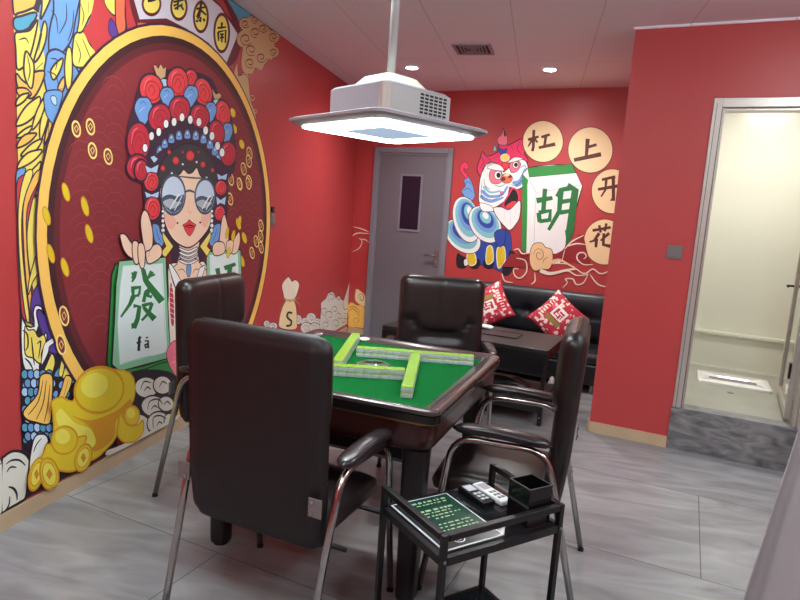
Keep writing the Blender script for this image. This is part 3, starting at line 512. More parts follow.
,disc2,5,00 4048,916 4032,939 4006,953 3977,953 3952,939 3936,916
,disc2,5,00 4306,931 4278,970 4236,992 4188,992 4145,970 4118,931
,disc2,5,00 4268,916 4252,939 4226,953 4197,953 4172,939 4156,916
,disc2,5,00 2656,986 2628,1025 2586,1047 2538,1047 2495,1025 2468,986
,disc2,5,00 2618,971 2602,994 2576,1008 2547,1008 2522,994 2506,971
,disc2,5,00 3976,986 3948,1025 3906,1047 3858,1047 3815,1025 3788,986
,disc2,5,00 3938,971 3922,994 3896,1008 3867,1008 3842,994 3826,971
,disc2,5,00 4196,986 4168,1025 4126,1047 4078,1047 4035,1025 4008,986
,disc2,5,00 4158,971 4142,994 4116,1008 4087,1008 4062,994 4046,971
,disc2,5,00 2546,1041 2518,1080 2476,1102 2428,1102 2385,1080 2358,1041
,disc2,5,00 2508,1026 2492,1049 2466,1063 2437,1063 2412,1049 2396,1026
,disc2,5,00 2766,1041 2738,1080 2696,1102 2648,1102 2605,1080 2578,1041
,disc2,5,00 2728,1026 2712,1049 2686,1063 2657,1063 2632,1049 2616,1026
,disc2,5,00 4086,1041 4058,1080 4016,1102 3968,1102 3925,1080 3898,1041
,disc2,5,00 4048,1026 4032,1049 4006,1063 3977,1063 3952,1049 3936,1026
,disc2,5,00 4306,1041 4278,1080 4236,1102 4188,1102 4145,1080 4118,1041
,disc2,5,00 4268,1026 4252,1049 4226,1063 4197,1063 4172,1049 4156,1026
,disc2,5,00 2656,1096 2628,1135 2586,1157 2538,1157 2495,1135 2468,1096
,disc2,5,00 2618,1081 2602,1104 2576,1118 2547,1118 2522,1104 2506,1081
,disc2,5,00 3976,1096 3948,1135 3906,1157 3858,1157 3815,1135 3788,1096
,disc2,5,00 3938,1081 3922,1104 3896,1118 3867,1118 3842,1104 3826,1081
,disc2,5,00 4196,1096 4168,1135 4126,1157 4078,1157 4035,1135 4008,1096
,disc2,5,00 4158,1081 4142,1104 4116,1118 4087,1118 4062,1104 4046,1081
,disc2,5,00 2546,1151 2518,1190 2476,1212 2428,1212 2385,1190 2358,1151
,disc2,5,00 2508,1136 2492,1159 2466,1173 2437,1173 2412,1159 2396,1136
,disc2,5,00 2766,1151 2738,1190 2696,1212 2648,1212 2605,1190 2578,1151
,disc2,5,00 2728,1136 2712,1159 2686,1173 2657,1173 2632,1159 2616,1136
,disc2,5,00 4086,1151 4058,1190 4016,1212 3968,1212 3925,1190 3898,1151
,disc2,5,00 4048,1136 4032,1159 4006,1173 3977,1173 3952,1159 3936,1136
,disc2,5,00 4306,1151 4278,1190 4236,1212 4188,1212 4145,1190 4118,1151
,disc2,5,00 4268,1136 4252,1159 4226,1173 4197,1173 4172,1159 4156,1136
,disc2,5,00 2656,1206 2628,1245 2586,1267 2538,1267 2495,1245 2468,1206
,disc2,5,00 2618,1191 2602,1214 2576,1228 2547,1228 2522,1214 2506,1191
,disc2,5,00 3976,1206 3948,1245 3906,1267 3858,1267 3815,1245 3788,1206
,disc2,5,00 3938,1191 3922,1214 3896,1228 3867,1228 3842,1214 3826,1191
,disc2,5,00 4196,1206 4168,1245 4126,1267 4078,1267 4035,1245 4008,1206
,disc2,5,00 4158,1191 4142,1214 4116,1228 4087,1228 4062,1214 4046,1191
,disc2,5,00 2546,1261 2518,1300 2476,1322 2428,1322 2385,1300 2358,1261
,disc2,5,00 2508,1246 2492,1269 2466,1283 2437,1283 2412,1269 2396,1246
,disc2,5,00 2766,1261 2738,1300 2696,1322 2648,1322 2605,1300 2578,1261
,disc2,5,00 2728,1246 2712,1269 2686,1283 2657,1283 2632,1269 2616,1246
,disc2,5,00 4086,1261 4058,1300 4016,1322 3968,1322 3925,1300 3898,1261
,disc2,5,00 4048,1246 4032,1269 4006,1283 3977,1283 3952,1269 3936,1246
,disc2,5,00 4306,1261 4278,1300 4236,1322 4188,1322 4145,1300 4118,1261
,disc2,5,00 4268,1246 4252,1269 4226,1283 4197,1283 4172,1269 4156,1246
,disc2,5,00 2656,1316 2628,1355 2586,1377 2538,1377 2495,1355 2468,1316
,disc2,5,00 2618,1301 2602,1324 2576,1338 2547,1338 2522,1324 2506,1301
,disc2,5,00 3976,1316 3948,1355 3906,1377 3858,1377 3815,1355 3788,1316
,disc2,5,00 3938,1301 3922,1324 3896,1338 3867,1338 3842,1324 3826,1301
,disc2,5,00 4196,1316 4168,1355 4126,1377 4078,1377 4035,1355 4008,1316
,disc2,5,00 4158,1301 4142,1324 4116,1338 4087,1338 4062,1324 4046,1301
,disc2,5,00 2546,1371 2518,1410 2476,1432 2428,1432 2385,1410 2358,1371
,disc2,5,00 2508,1356 2492,1379 2466,1393 2437,1393 2412,1379 2396,1356
,disc2,5,00 2766,1371 2738,1410 2696,1432 2648,1432 2605,1410 2578,1371
,disc2,5,00 2728,1356 2712,1379 2686,1393 2657,1393 2632,1379 2616,1356
,disc2,5,00 4086,1371 4058,1410 4016,1432 3968,1432 3925,1410 3898,1371
,disc2,5,00 4048,1356 4032,1379 4006,1393 3977,1393 3952,1379 3936,1356
,disc2,5,00 4306,1371 4278,1410 4236,1432 4188,1432 4145,1410 4118,1371
,disc2,5,00 4268,1356 4252,1379 4226,1393 4197,1393 4172,1379 4156,1356
,disc2,5,00 2656,1426 2628,1465 2586,1487 2538,1487 2495,1465 2468,1426
,disc2,5,00 2618,1411 2602,1434 2576,1448 2547,1448 2522,1434 2506,1411
,disc2,5,00 3976,1426 3948,1465 3906,1487 3858,1487 3815,1465 3788,1426
,disc2,5,00 3938,1411 3922,1434 3896,1448 3867,1448 3842,1434 3826,1411
,disc2,5,00 4196,1426 4168,1465 4126,1487 4078,1487 4035,1465 4008,1426
,disc2,5,00 4158,1411 4142,1434 4116,1448 4087,1448 4062,1434 4046,1411
,disc2,5,00 2546,1481 2518,1520 2476,1542 2428,1542 2385,1520 2358,1481
,disc2,5,00 2508,1466 2492,1489 2466,1503 2437,1503 2412,1489 2396,1466
,disc2,5,00 2766,1481 2738,1520 2696,1542 2648,1542 2605,1520 2578,1481
,disc2,5,00 2728,1466 2712,1489 2686,1503 2657,1503 2632,1489 2616,1466
,disc2,5,00 4086,1481 4058,1520 4016,1542 3968,1542 3925,1520 3898,1481
,disc2,5,00 4048,1466 4032,1489 4006,1503 3977,1503 3952,1489 3936,1466
,disc2,5,00 4306,1481 4278,1520 4236,1542 4188,1542 4145,1520 4118,1481
,disc2,5,00 4268,1466 4252,1489 4226,1503 4197,1503 4172,1489 4156,1466
,disc2,5,00 2656,1536 2628,1575 2586,1597 2538,1597 2495,1575 2468,1536
,disc2,5,00 2618,1521 2602,1544 2576,1558 2547,1558 2522,1544 2506,1521
,disc2,5,00 3976,1536 3948,1575 3906,1597 3858,1597 3815,1575 3788,1536
,disc2,5,00 3938,1521 3922,1544 3896,1558 3867,1558 3842,1544 3826,1521
,disc2,5,00 4196,1536 4168,1575 4126,1597 4078,1597 4035,1575 4008,1536
,disc2,5,00 4158,1521 4142,1544 4116,1558 4087,1558 4062,1544 4046,1521
,disc2,5,00 2546,1591 2518,1630 2476,1652 2428,1652 2385,1630 2358,1591
,disc2,5,00 2508,1576 2492,1599 2466,1613 2437,1613 2412,1599 2396,1576
,disc2,5,00 2766,1591 2738,1630 2696,1652 2648,1652 2605,1630 2578,1591
,disc2,5,00 2728,1576 2712,1599 2686,1613 2657,1613 2632,1599 2616,1576
,disc2,5,00 4086,1591 4058,1630 4016,1652 3968,1652 3925,1630 3898,1591
,disc2,5,00 4048,1576 4032,1599 4006,1613 3977,1613 3952,1599 3936,1576
,disc2,5,00 4306,1591 4278,1630 4236,1652 4188,1652 4145,1630 4118,1591
,disc2,5,00 4268,1576 4252,1599 4226,1613 4197,1613 4172,1599 4156,1576
,disc2,5,00 2656,1646 2628,1685 2586,1707 2538,1707 2495,1685 2468,1646
,disc2,5,00 2618,1631 2602,1654 2576,1668 2547,1668 2522,1654 2506,1631
,disc2,5,00 3976,1646 3948,1685 3906,1707 3858,1707 3815,1685 3788,1646
,disc2,5,00 3938,1631 3922,1654 3896,1668 3867,1668 3842,1654 3826,1631
,disc2,5,00 4196,1646 4168,1685 4126,1707 4078,1707 4035,1685 4008,1646
,disc2,5,00 4158,1631 4142,1654 4116,1668 4087,1668 4062,1654 4046,1631
,disc2,5,00 2766,1701 2738,1740 2696,1762 2648,1762 2605,1740 2578,1701
,disc2,5,00 2728,1686 2712,1709 2686,1723 2657,1723 2632,1709 2616,1686
,disc2,5,00 4086,1701 4058,1740 4016,1762 3968,1762 3925,1740 3898,1701
,disc2,5,00 4048,1686 4032,1709 4006,1723 3977,1723 3952,1709 3936,1686
,disc2,5,00 2656,1756 2628,1795 2586,1817 2538,1817 2495,1795 2468,1756
,disc2,5,00 2618,1741 2602,1764 2576,1778 2547,1778 2522,1764 2506,1741
,disc2,5,00 3976,1756 3948,1795 3906,1817 3858,1817 3815,1795 3788,1756
,disc2,5,00 3938,1741 3922,1764 3896,1778 3867,1778 3842,1764 3826,1741
,disc2,5,00 4196,1756 4168,1795 4126,1817 4078,1817 4035,1795 4008,1756
,disc2,5,00 4158,1741 4142,1764 4116,1778 4087,1778 4062,1764 4046,1741
,disc2,5,00 2766,1811 2738,1850 2696,1872 2648,1872 2605,1850 2578,1811
,disc2,5,00 2728,1796 2712,1819 2686,1833 2657,1833 2632,1819 2616,1796
,disc2,5,00 4086,1811 4058,1850 4016,1872 3968,1872 3925,1850 3898,1811
,disc2,5,00 4048,1796 4032,1819 4006,1833 3977,1833 3952,1819 3936,1796
,disc2,5,00 3976,1866 3948,1905 3906,1927 3858,1927 3815,1905 3788,1866
,disc2,5,00 3938,1851 3922,1874 3896,1888 3867,1888 3842,1874 3826,1851
,disc2,5,00 2766,1921 2738,1960 2696,1982 2648,1982 2605,1960 2578,1921
,disc2,5,00 2728,1906 2712,1929 2686,1943 2657,1943 2632,1929 2616,1906
,disc2,5,00 4086,1921 4058,1960 4016,1982 3968,1982 3925,1960 3898,1921
,disc2,5,00 4048,1906 4032,1929 4006,1943 3977,1943 3952,1929 3936,1906
,disc2,5,00 3976,1976 3948,2015 3906,2037 3858,2037 3815,2015 3788,1976
,disc2,5,00 3938,1961 3922,1984 3896,1998 3867,1998 3842,1984 3826,1961
disc,co,9,11 2438,1707 2437,1683 2423,1669 2404,1674 2392,1695 2393,1719 2407,1733 2426,1728
,co,5,01 2403,1703 2415,1716 2427,1703 2415,1686
disc,co,9,11 2525,1730 2524,1704 2509,1690 2489,1695 2476,1716 2477,1741 2492,1756 2512,1751
,co,5,01 2488,1725 2501,1739 2513,1725 2500,1707
disc,co,9,11 2539,1623 2537,1597 2522,1583 2502,1589 2489,1611 2490,1636 2505,1650 2525,1645
,co,5,01 2501,1619 2514,1633 2526,1618 2514,1601
disc,co,9,11 2647,1607 2646,1580 2630,1566 2608,1572 2594,1595 2595,1621 2611,1635 2633,1630
,co,5,01 2607,1603 2620,1617 2634,1602 2620,1584
gold,gd,5,11 2363,1423 2366,1399 2358,1386 2344,1393 2331,1415 2328,1438 2336,1451 2350,1444
gold,gd,5,11 2480,1372 2484,1347 2475,1334 2459,1341 2445,1364 2441,1389 2450,1402 2466,1395
disc,co,9,11 3865,1579 3867,1551 3849,1536 3821,1544 3799,1569 3798,1597 3816,1612 3844,1605
,co,5,01 3815,1577 3831,1592 3849,1575 3833,1556
disc,co,9,11 3992,1556 3995,1527 3975,1512 3945,1520 3923,1546 3921,1575 3940,1590 3970,1583
,co,5,01 3939,1554 3956,1570 3975,1552 3959,1533
disc,co,9,11 4135,1583 4138,1552 4117,1537 4085,1545 4061,1572 4058,1602 4079,1617 4110,1610
,co,5,01 4079,1580 4096,1596 4117,1578 4099,1558
disc,co,9,11 4126,1780 4128,1751 4108,1734 4076,1741 4053,1767 4050,1796 4070,1812 4102,1806
,co,5,01 4070,1775 4088,1792 4108,1775 4090,1755
disc,co,9,11 4119,1725 4122,1696 4101,1679 4069,1687 4046,1712 4043,1742 4063,1758 4095,1751
,co,5,01 4063,1721 4081,1737 4101,1721 4083,1700
disc,co,9,11 4043,1665 4045,1635 4025,1619 3995,1627 3972,1653 3969,1682 3989,1697 4019,1690
,co,5,01 3989,1661 4006,1677 4025,1660 4008,1640
disc,co,9,11 3863,1447 3866,1418 3847,1404 3819,1413 3797,1439 3796,1467 3814,1481 3842,1473
,co,5,01 3813,1446 3829,1461 3847,1443 3831,1425
gold,gd,5,11 3862,2020 3865,1999 3848,1985 3820,1986 3799,2001 3795,2022 3813,2036 3840,2035
gold,gd,5,11 3888,1919 3891,1897 3873,1883 3845,1885 3823,1901 3820,1922 3838,1936 3865,1934
gold,gd,5,11 4004,1831 4008,1809 3989,1795 3960,1797 3936,1814 3933,1836 3951,1850 3981,1848
gold,gd,5,11 2365,1423 2370,1393 2361,1379 2344,1387 2329,1414 2325,1443 2333,1457 2350,1449
gold,gd,5,11 2484,1361 2489,1330 2480,1314 2462,1324 2445,1352 2440,1383 2449,1398 2467,1389
gold,gd,5,11 2511,1235 2517,1203 2507,1188 2488,1198 2471,1228 2466,1259 2475,1274 2494,1264
gold,gd,5,11 2276,1151 2280,1121 2272,1107 2256,1118 2242,1146 2237,1175 2246,1189 2261,1179
gold,gd,5,11 2357,1085 2362,1054 2353,1040 2336,1051 2320,1080 2316,1111 2325,1125 2341,1114
gold,gd,5,11 2255,1316 2259,1287 2251,1273 2235,1282 2221,1308 2217,1337 2225,1351 2241,1342
disc,co,9,11 2357,860 2356,829 2341,816 2321,830 2307,861 2308,892 2322,905 2343,892
,co,5,01 2319,867 2332,880 2344,859 2331,841
disc,co,9,11 4357,1262 4361,1232 4342,1218 4311,1228 4287,1257 4283,1287 4302,1302 4333,1291
,co,5,01 4304,1264 4320,1279 4340,1260 4323,1241
disc,co,9,11 4358,1182 4362,1151 4343,1137 4312,1149 4287,1178 4283,1208 4302,1222 4333,1211
,co,5,01 4304,1185 4321,1199 4340,1180 4324,1161
disc,co,9,11 4371,1095 4375,1064 4356,1050 4325,1062 4300,1093 4296,1123 4315,1137 4346,1125
,co,5,01 4317,1099 4334,1113 4354,1093 4337,1074
disc,co,9,11 4283,1144 4287,1113 4268,1100 4238,1111 4214,1140 4211,1170 4229,1184 4259,1173
,co,5,01 4231,1147 4247,1161 4266,1142 4250,1123
disc,co,9,11 4219,1059 4223,1029 4205,1016 4175,1028 4152,1057 4149,1087 4167,1100 4196,1089
,co,5,01 4168,1063 4184,1077 4203,1057 4187,1039
gold,gd,5,11 3990,1278 3998,1249 3984,1236 3956,1244 3931,1270 3923,1298 3936,1312 3964,1303
gold,gd,5,11 3925,1168 3933,1140 3919,1126 3892,1136 3867,1162 3860,1190 3873,1203 3900,1194
gold,gd,5,11 4087,1176 4096,1147 4081,1133 4052,1143 4025,1170 4017,1199 4031,1212 4060,1203
gold,gd,5,11 4066,1007 4075,977 4060,964 4031,974 4005,1003 3996,1032 4011,1045 4039,1035
disc,co,9,11 4120,1566 4123,1537 4106,1523 4078,1531 4057,1557 4053,1585 4070,1599 4098,1591
,co,5,01 4072,1564 4087,1579 4104,1562 4089,1543
disc,co,9,11 3982,1557 3985,1530 3969,1516 3943,1524 3923,1549 3920,1576 3936,1589 3962,1582
,co,5,01 3937,1556 3951,1570 3967,1554 3953,1536
disc,co,9,11 2338,729 2337,697 2322,685 2302,700 2289,732 2289,763 2304,776 2324,762
,co,5,01 2301,737 2313,750 2326,728 2313,711
out,,0,11 2856,1996 2806,1875 2763,1767 2764,1629 2780,1518 2886,1506 3290,1467 3775,1565 3896,1699 3858,1894 3773,2038 3651,2074 3555,2168 3268,2156 2988,2082
kh,k,5,01 2963,2104 2997,2055 3030,2048 3072,2071 3079,2127 3054,2111 3028,2130 3007,2100 2984,2114
kh,k,5,11 3558,2112 3582,2061 3617,2050 3674,2084 3649,2102 3604,2088
lb,k,5,11 3030,2048 3039,2006 3081,2014 3086,2060
lb,k,5,11 3587,2050 3567,2007 3608,1997 3647,2056
r,out,12,11 3390,2131 3377,2096 3341,2068 3297,2059 3262,2071 3248,2100 3260,2135 3294,2163 3337,2173 3374,2161
r,mr2,6,11 3366,2121 3359,2099 3338,2082 3311,2076 3290,2084 3281,2102 3288,2124 3309,2141 3335,2147 3357,2139
,mr2,6,10 3297,2100 3317,2129 3339,2115 3322,2094
,pk,8,10 3274,2101 3285,2136 3312,2154
r,out,12,11 3052,2014 3047,1964 3004,1922 2942,1904 2884,1916 2853,1952 2857,2000 2897,2041 2957,2061 3017,2051
r,mr2,6,11 3019,1995 3016,1965 2991,1939 2953,1928 2918,1935 2899,1958 2901,1988 2925,2013 2962,2025 2998,2018
,mr2,6,10 2920,1961 2949,2002 2980,1981 2955,1952
,pk,8,10 2888,1962 2904,2012 2944,2038
r,out,12,11 3293,2089 3274,2035 3221,1993 3157,1981 3106,2001 3086,2045 3103,2097 3153,2138 3216,2153 3270,2135
r,mr2,6,11 3258,2073 3247,2040 3216,2014 3177,2007 3146,2019 3134,2047 3144,2079 3174,2105 3213,2114 3245,2102
,mr2,6,10 3156,2043 3186,2087 3218,2065 3193,2034
,pk,8,10 3124,2045 3139,2098 3180,2125
r,out,12,11 3556,2101 3559,2049 3522,2006 3460,1988 3399,2001 3360,2040 3357,2088 3391,2130 3450,2150 3513,2139
r,mr2,6,11 3524,2081 3526,2050 3504,2023 3468,2012 3430,2021 3406,2045 3404,2075 3424,2101 3460,2113 3498,2105
,mr2,6,10 3426,2047 3455,2090 3486,2067 3462,2037
,pk,8,10 3394,2049 3409,2102 3448,2128
r,out,12,11 3796,2007 3795,1954 3756,1914 3695,1900 3638,1919 3604,1961 3606,2011 3642,2051 3701,2066 3760,2050
r,mr2,6,11 3765,1990 3764,1958 3741,1933 3705,1925 3670,1936 3649,1963 3650,1994 3672,2019 3707,2028 3743,2017
,mr2,6,10 3670,1962 3697,2005 3728,1980 3705,1950
,pk,8,10 3639,1965 3652,2018 3690,2043
b,out,9,11 2885,1783 2833,1822 2811,1865 2839,1914 2883,1929 2928,1931 2960,1892 2937,1839
,nv,4,10 2854,1888 2883,1907 2914,1891
,w,4,10 2851,1851 2891,1880
b,out,9,11 3089,1910 3042,1938 3021,1970 3047,2008 3086,2022 3127,2024 3156,1996 3136,1955
,nv,4,10 3060,1988 3087,2005 3114,1994
,w,4,10 3058,1960 3094,1984
b,out,9,11 3299,1939 3260,1981 3251,2024 3292,2070 3339,2082 3383,2080 3402,2040 3366,1990
,nv,4,10 3299,2043 3333,2060 3357,2042
,w,4,10 3285,2007 3333,2033
b,out,9,11 3552,1901 3501,1934 3478,1971 3504,2013 3546,2027 3589,2029 3620,1996 3600,1950
,nv,4,10 3519,1991 3547,2008 3576,1994
,w,4,10 3517,1959 3555,1984
b,out,9,11 3749,1788 3704,1832 3689,1877 3723,1923 3767,1936 3811,1933 3835,1891 3807,1841
,nv,4,10 3734,1896 3764,1913 3791,1894
,w,4,10 3725,1859 3768,1885
dr,out,12,11 3317,1946 3298,1900 3244,1865 3179,1855 3127,1872 3107,1909 3125,1953 3175,1988 3240,2000 3295,1985
dr,mr2,6,11 3282,1933 3271,1905 3239,1883 3199,1877 3168,1888 3155,1911 3166,1938 3197,1960 3236,1967 3269,1957
,mr2,6,10 3178,1908 3208,1945 3241,1926 3215,1900
,pk,8,10 3145,1909 3161,1954 3202,1977
dr,out,12,11 3123,1856 3091,1809 3033,1779 2973,1777 2934,1802 2927,1845 2957,1890 3011,1920 3072,1925 3115,1901
dr,mr2,6,11 3090,1848 3071,1819 3037,1800 3000,1799 2976,1814 2972,1841 2991,1869 3024,1888 3061,1890 3086,1875
,mr2,6,10 2993,1831 3022,1869 3052,1848 3028,1822
,pk,8,10 2962,1833 2978,1879 3016,1902
dr,out,12,11 3531,1948 3527,1903 3484,1865 3420,1849 3360,1861 3326,1896 3330,1939 3370,1976 3432,1993 3494,1983
dr,mr2,6,11 3497,1931 3495,1903 3470,1880 3431,1871 3395,1879 3374,1900 3376,1927 3400,1950 3438,1960 3475,1953
,mr2,6,10 3395,1902 3425,1939 3458,1919 3432,1893
,pk,8,10 3363,1904 3378,1949 3419,1972
dr,out,12,11 2942,1711 2924,1649 2876,1608 2817,1602 2770,1633 2753,1688 2769,1746 2815,1788 2873,1797 2922,1768
dr,mr2,6,11 2911,1697 2900,1659 2871,1633 2836,1630 2807,1649 2796,1683 2807,1720 2834,1746 2870,1751 2899,1732
,mr2,6,10 2817,1676 2845,1724 2874,1693 2850,1660
,pk,8,10 2787,1682 2802,1743 2839,1769
dr,out,12,11 3722,1877 3722,1830 3685,1793 3627,1781 3570,1797 3536,1835 3536,1880 3570,1916 3627,1930 3685,1915
dr,mr2,6,11 3691,1862 3692,1833 3670,1810 3635,1803 3601,1813 3580,1836 3579,1865 3600,1887 3634,1895 3669,1886
,mr2,6,10 3599,1836 3626,1875 3656,1852 3633,1826
,pk,8,10 3569,1840 3583,1887 3619,1910
dr,out,12,11 3888,1749 3870,1698 3816,1664 3749,1658 3695,1682 3673,1726 3690,1774 3741,1809 3807,1817 3864,1794
dr,mr2,6,11 3853,1737 3842,1706 3810,1684 3770,1681 3736,1696 3723,1723 3733,1753 3764,1775 3804,1779 3838,1765
,mr2,6,10 3747,1718 3777,1757 3811,1732 3785,1705
,pk,8,10 3712,1722 3728,1771 3769,1794
dr,out,12,11 2931,1578 2914,1537 2867,1510 2812,1506 2768,1526 2751,1562 2767,1601 2811,1629 2866,1635 2912,1616
dr,mr2,6,11 2901,1569 2891,1544 2863,1527 2830,1524 2803,1537 2793,1560 2803,1584 2829,1601 2862,1604 2890,1592
,mr2,6,10 2812,1555 2839,1586 2866,1566 2844,1544
,pk,8,10 2784,1559 2799,1599 2834,1616
out,,0,11 2924,1587 2963,1670 3028,1737 3113,1799 3278,1849 3439,1846 3572,1796 3669,1725 3722,1634 3582,1599 3285,1641 3065,1600
b,out,4,11 2982,1520 2985,1554 3006,1570 3029,1557 3033,1523
lb,out,4,11 3020,1550 3016,1542 3007,1537 2997,1540 2993,1548 2997,1557 3007,1561 3016,1559
b,out,4,11 2968,1562 2971,1596 2992,1612 3014,1600 3018,1566
lb,out,4,11 3006,1593 3002,1585 2993,1580 2983,1583 2979,1591 2983,1600 2992,1604 3002,1602
b,out,4,11 2974,1607 2977,1641 2998,1657 3020,1645 3024,1611
lb,out,4,11 3012,1638 3008,1630 2999,1625 2989,1628 2985,1636 2989,1644 2998,1649 3008,1646
b,out,4,11 3000,1651 3003,1685 3024,1701 3046,1690 3051,1656
lb,out,4,11 3038,1683 3034,1674 3025,1669 3015,1672 3011,1680 3015,1689 3024,1693 3034,1691
b,out,4,11 3044,1692 3047,1726 3069,1743 3092,1732 3096,1698
lb,out,4,11 3083,1725 3079,1715 3070,1711 3060,1713 3056,1721 3060,1730 3069,1735 3079,1733
b,out,4,11 3105,1727 3108,1762 3131,1779 3154,1768 3159,1733
lb,out,4,11 3145,1761 3141,1751 3131,1747 3121,1749 3117,1757 3121,1766 3131,1771 3141,1769
b,out,4,11 3180,1754 3182,1790 3206,1808 3231,1796 3236,1761
lb,out,4,11 3221,1789 3217,1779 3207,1774 3196,1777 3192,1785 3196,1794 3206,1799 3217,1797
b,out,4,11 3264,1771 3266,1807 3291,1826 3317,1814 3322,1778
lb,out,4,11 3307,1807 3303,1797 3292,1792 3281,1794 3276,1802 3280,1812 3291,1817 3302,1815
b,out,4,11 3352,1775 3355,1813 3380,1832 3408,1820 3413,1783
lb,out,4,11 3397,1812 3393,1802 3382,1797 3370,1799 3365,1808 3369,1818 3381,1823 3392,1821
b,out,4,11 3438,1766 3441,1805 3467,1824 3496,1812 3502,1774
lb,out,4,11 3485,1804 3481,1794 3469,1788 3457,1791 3451,1799 3456,1810 3468,1815 3480,1813
b,out,4,11 3514,1744 3517,1783 3545,1802 3575,1790 3581,1751
lb,out,4,11 3564,1782 3559,1771 3547,1766 3534,1768 3528,1777 3533,1788 3545,1793 3558,1791
b,out,4,11 3574,1709 3577,1748 3606,1768 3637,1755 3643,1716
lb,out,4,11 3625,1747 3620,1736 3608,1731 3594,1733 3589,1743 3594,1753 3606,1759 3619,1756
b,out,4,11 3612,1663 3614,1703 3644,1723 3675,1710 3682,1670
lb,out,4,11 3664,1701 3659,1691 3645,1685 3632,1688 3626,1698 3631,1708 3644,1714 3658,1711
b,out,4,11 3622,1612 3625,1652 3654,1672 3686,1658 3693,1617
lb,out,4,11 3674,1650 3669,1639 3656,1634 3643,1637 3637,1646 3642,1657 3655,1662 3668,1659
b,out,4,11 3604,1559 3607,1599 3636,1618 3667,1604 3674,1564
lb,out,4,11 3656,1596 3651,1585 3638,1580 3624,1583 3619,1593 3623,1603 3636,1609 3650,1605
w,k,5,11 2921,1677 2915,1660 2899,1651 2884,1656 2877,1672 2883,1689 2899,1697 2914,1692
w,k,5,11 2975,1745 2968,1727 2952,1718 2936,1723 2930,1739 2936,1756 2952,1765 2968,1761
w,k,5,11 3039,1775 3032,1758 3016,1748 2999,1753 2992,1769 2999,1787 3015,1796 3032,1791
w,k,5,11 3105,1828 3098,1810 3081,1801 3064,1805 3057,1821 3063,1839 3080,1849 3097,1844
w,k,5,11 3182,1850 3175,1832 3157,1822 3139,1826 3131,1843 3138,1861 3156,1871 3174,1867
w,k,5,11 3261,1889 3254,1870 3235,1860 3217,1864 3208,1881 3216,1899 3234,1910 3253,1906
w,k,5,11 3349,1889 3342,1870 3322,1859 3303,1864 3294,1881 3301,1900 3321,1911 3340,1906
w,k,5,11 3444,1891 3436,1871 3416,1860 3395,1865 3386,1882 3394,1902 3414,1913 3434,1908
w,k,5,11 3521,1852 3513,1832 3492,1821 3470,1826 3461,1844 3469,1864 3489,1875 3511,1870
w,k,5,11 3598,1828 3590,1808 3568,1797 3545,1802 3536,1820 3544,1840 3565,1852 3588,1847
w,k,5,11 3671,1775 3662,1754 3639,1743 3616,1749 3606,1768 3614,1789 3637,1800 3660,1794
w,k,5,11 3730,1742 3722,1720 3698,1709 3674,1715 3663,1734 3672,1755 3695,1766 3719,1761
out,,0,11 2896,1580 2881,1454 2917,1275 2972,1121 3103,1046 3286,1010 3560,1016 3678,1168 3778,1273 3792,1500 3756,1655 3528,1721 3263,1760 3016,1665
mar,k,6,11 3162,1066 3081,1207 2953,1220 2903,1125 2956,1056 3143,1020
mar,k,6,11 3486,1046 3576,1196 3702,1207 3734,1085 3660,1009 3465,997
sk,k,6,11 3223,1180 3241,1109 3213,1039 3441,1024 3426,1100 3435,1174
sk,k,10,11 3038,1484 3049,1374 3089,1263 3168,1182 3282,1137 3369,1139 3469,1186 3561,1260 3597,1376 3598,1515 3440,1627 3226,1620
ck,,0,11 3074,1325 3102,1263 3153,1246 3191,1291 3135,1331
ck,,0,11 3474,1336 3458,1286 3506,1254 3561,1311 3550,1343
hair,k,8,11 3001,1514 3053,1626 3145,1690 3284,1746 3435,1741 3565,1688 3644,1582 3599,1490 3560,1551 3512,1560 3454,1562 3419,1590 3395,1618 3353,1584 3300,1574 3258,1594 3228,1569 3178,1548 3139,1551 3092,1520 3056,1474
r,mr2,6,11 3367,1682 3351,1658 3315,1649 3286,1661 3286,1686 3313,1705 3349,1703
r,mr2,6,11 3206,1638 3195,1621 3170,1615 3150,1624 3149,1642 3169,1655 3194,1654
r,mr2,6,11 3494,1642 3484,1627 3461,1621 3442,1629 3442,1645 3460,1657 3483,1655
r,mr2,6,11 3074,1584 3067,1572 3050,1568 3036,1575 3036,1588 3049,1597 3066,1595
r,mr2,6,11 3126,1677 3121,1668 3108,1664 3098,1669 3098,1679 3108,1686 3121,1685
r,mr2,6,11 3600,1616 3594,1606 3577,1602 3564,1608 3563,1619 3576,1627 3593,1626
r,mr2,6,11 3254,1691 3251,1685 3242,1683 3235,1686 3235,1692 3242,1697 3250,1696
r,mr2,6,11 3425,1710 3421,1704 3412,1701 3404,1704 3404,1711 3411,1716 3421,1715
w,k,3,11 3151,1563 3145,1556 3133,1555 3127,1561 3133,1568 3145,1569
w,k,3,11 3526,1563 3519,1555 3505,1554 3498,1561 3504,1569 3518,1570
w,k,3,11 3259,1623 3253,1615 3241,1614 3234,1621 3240,1628 3252,1629
w,k,3,11 3407,1648 3401,1641 3388,1639 3381,1646 3387,1654 3401,1655
,ds,10,10 3178,1550 3354,1551 3512,1560
,ds,14,10 3262,1459 3324,1474 3397,1462
ck2,ds,16,11 3277,1447 3269,1403 3243,1365 3204,1340 3159,1330 3114,1338 3076,1361 3052,1396 3042,1437 3050,1478 3073,1514 3109,1540 3153,1552 3198,1547 3238,1525 3266,1490
ds,,0,11 3054,1421 3121,1442 3203,1433 3264,1446 3242,1377 3158,1339 3077,1373
si,,0,11 3060,1400 3133,1419 3192,1404 3241,1400 3158,1364 3088,1373
w,,0,01 3209,1452 3119,1359 3127,1356 3221,1448
w,,0,01 3241,1441 3166,1354 3173,1352 3250,1439
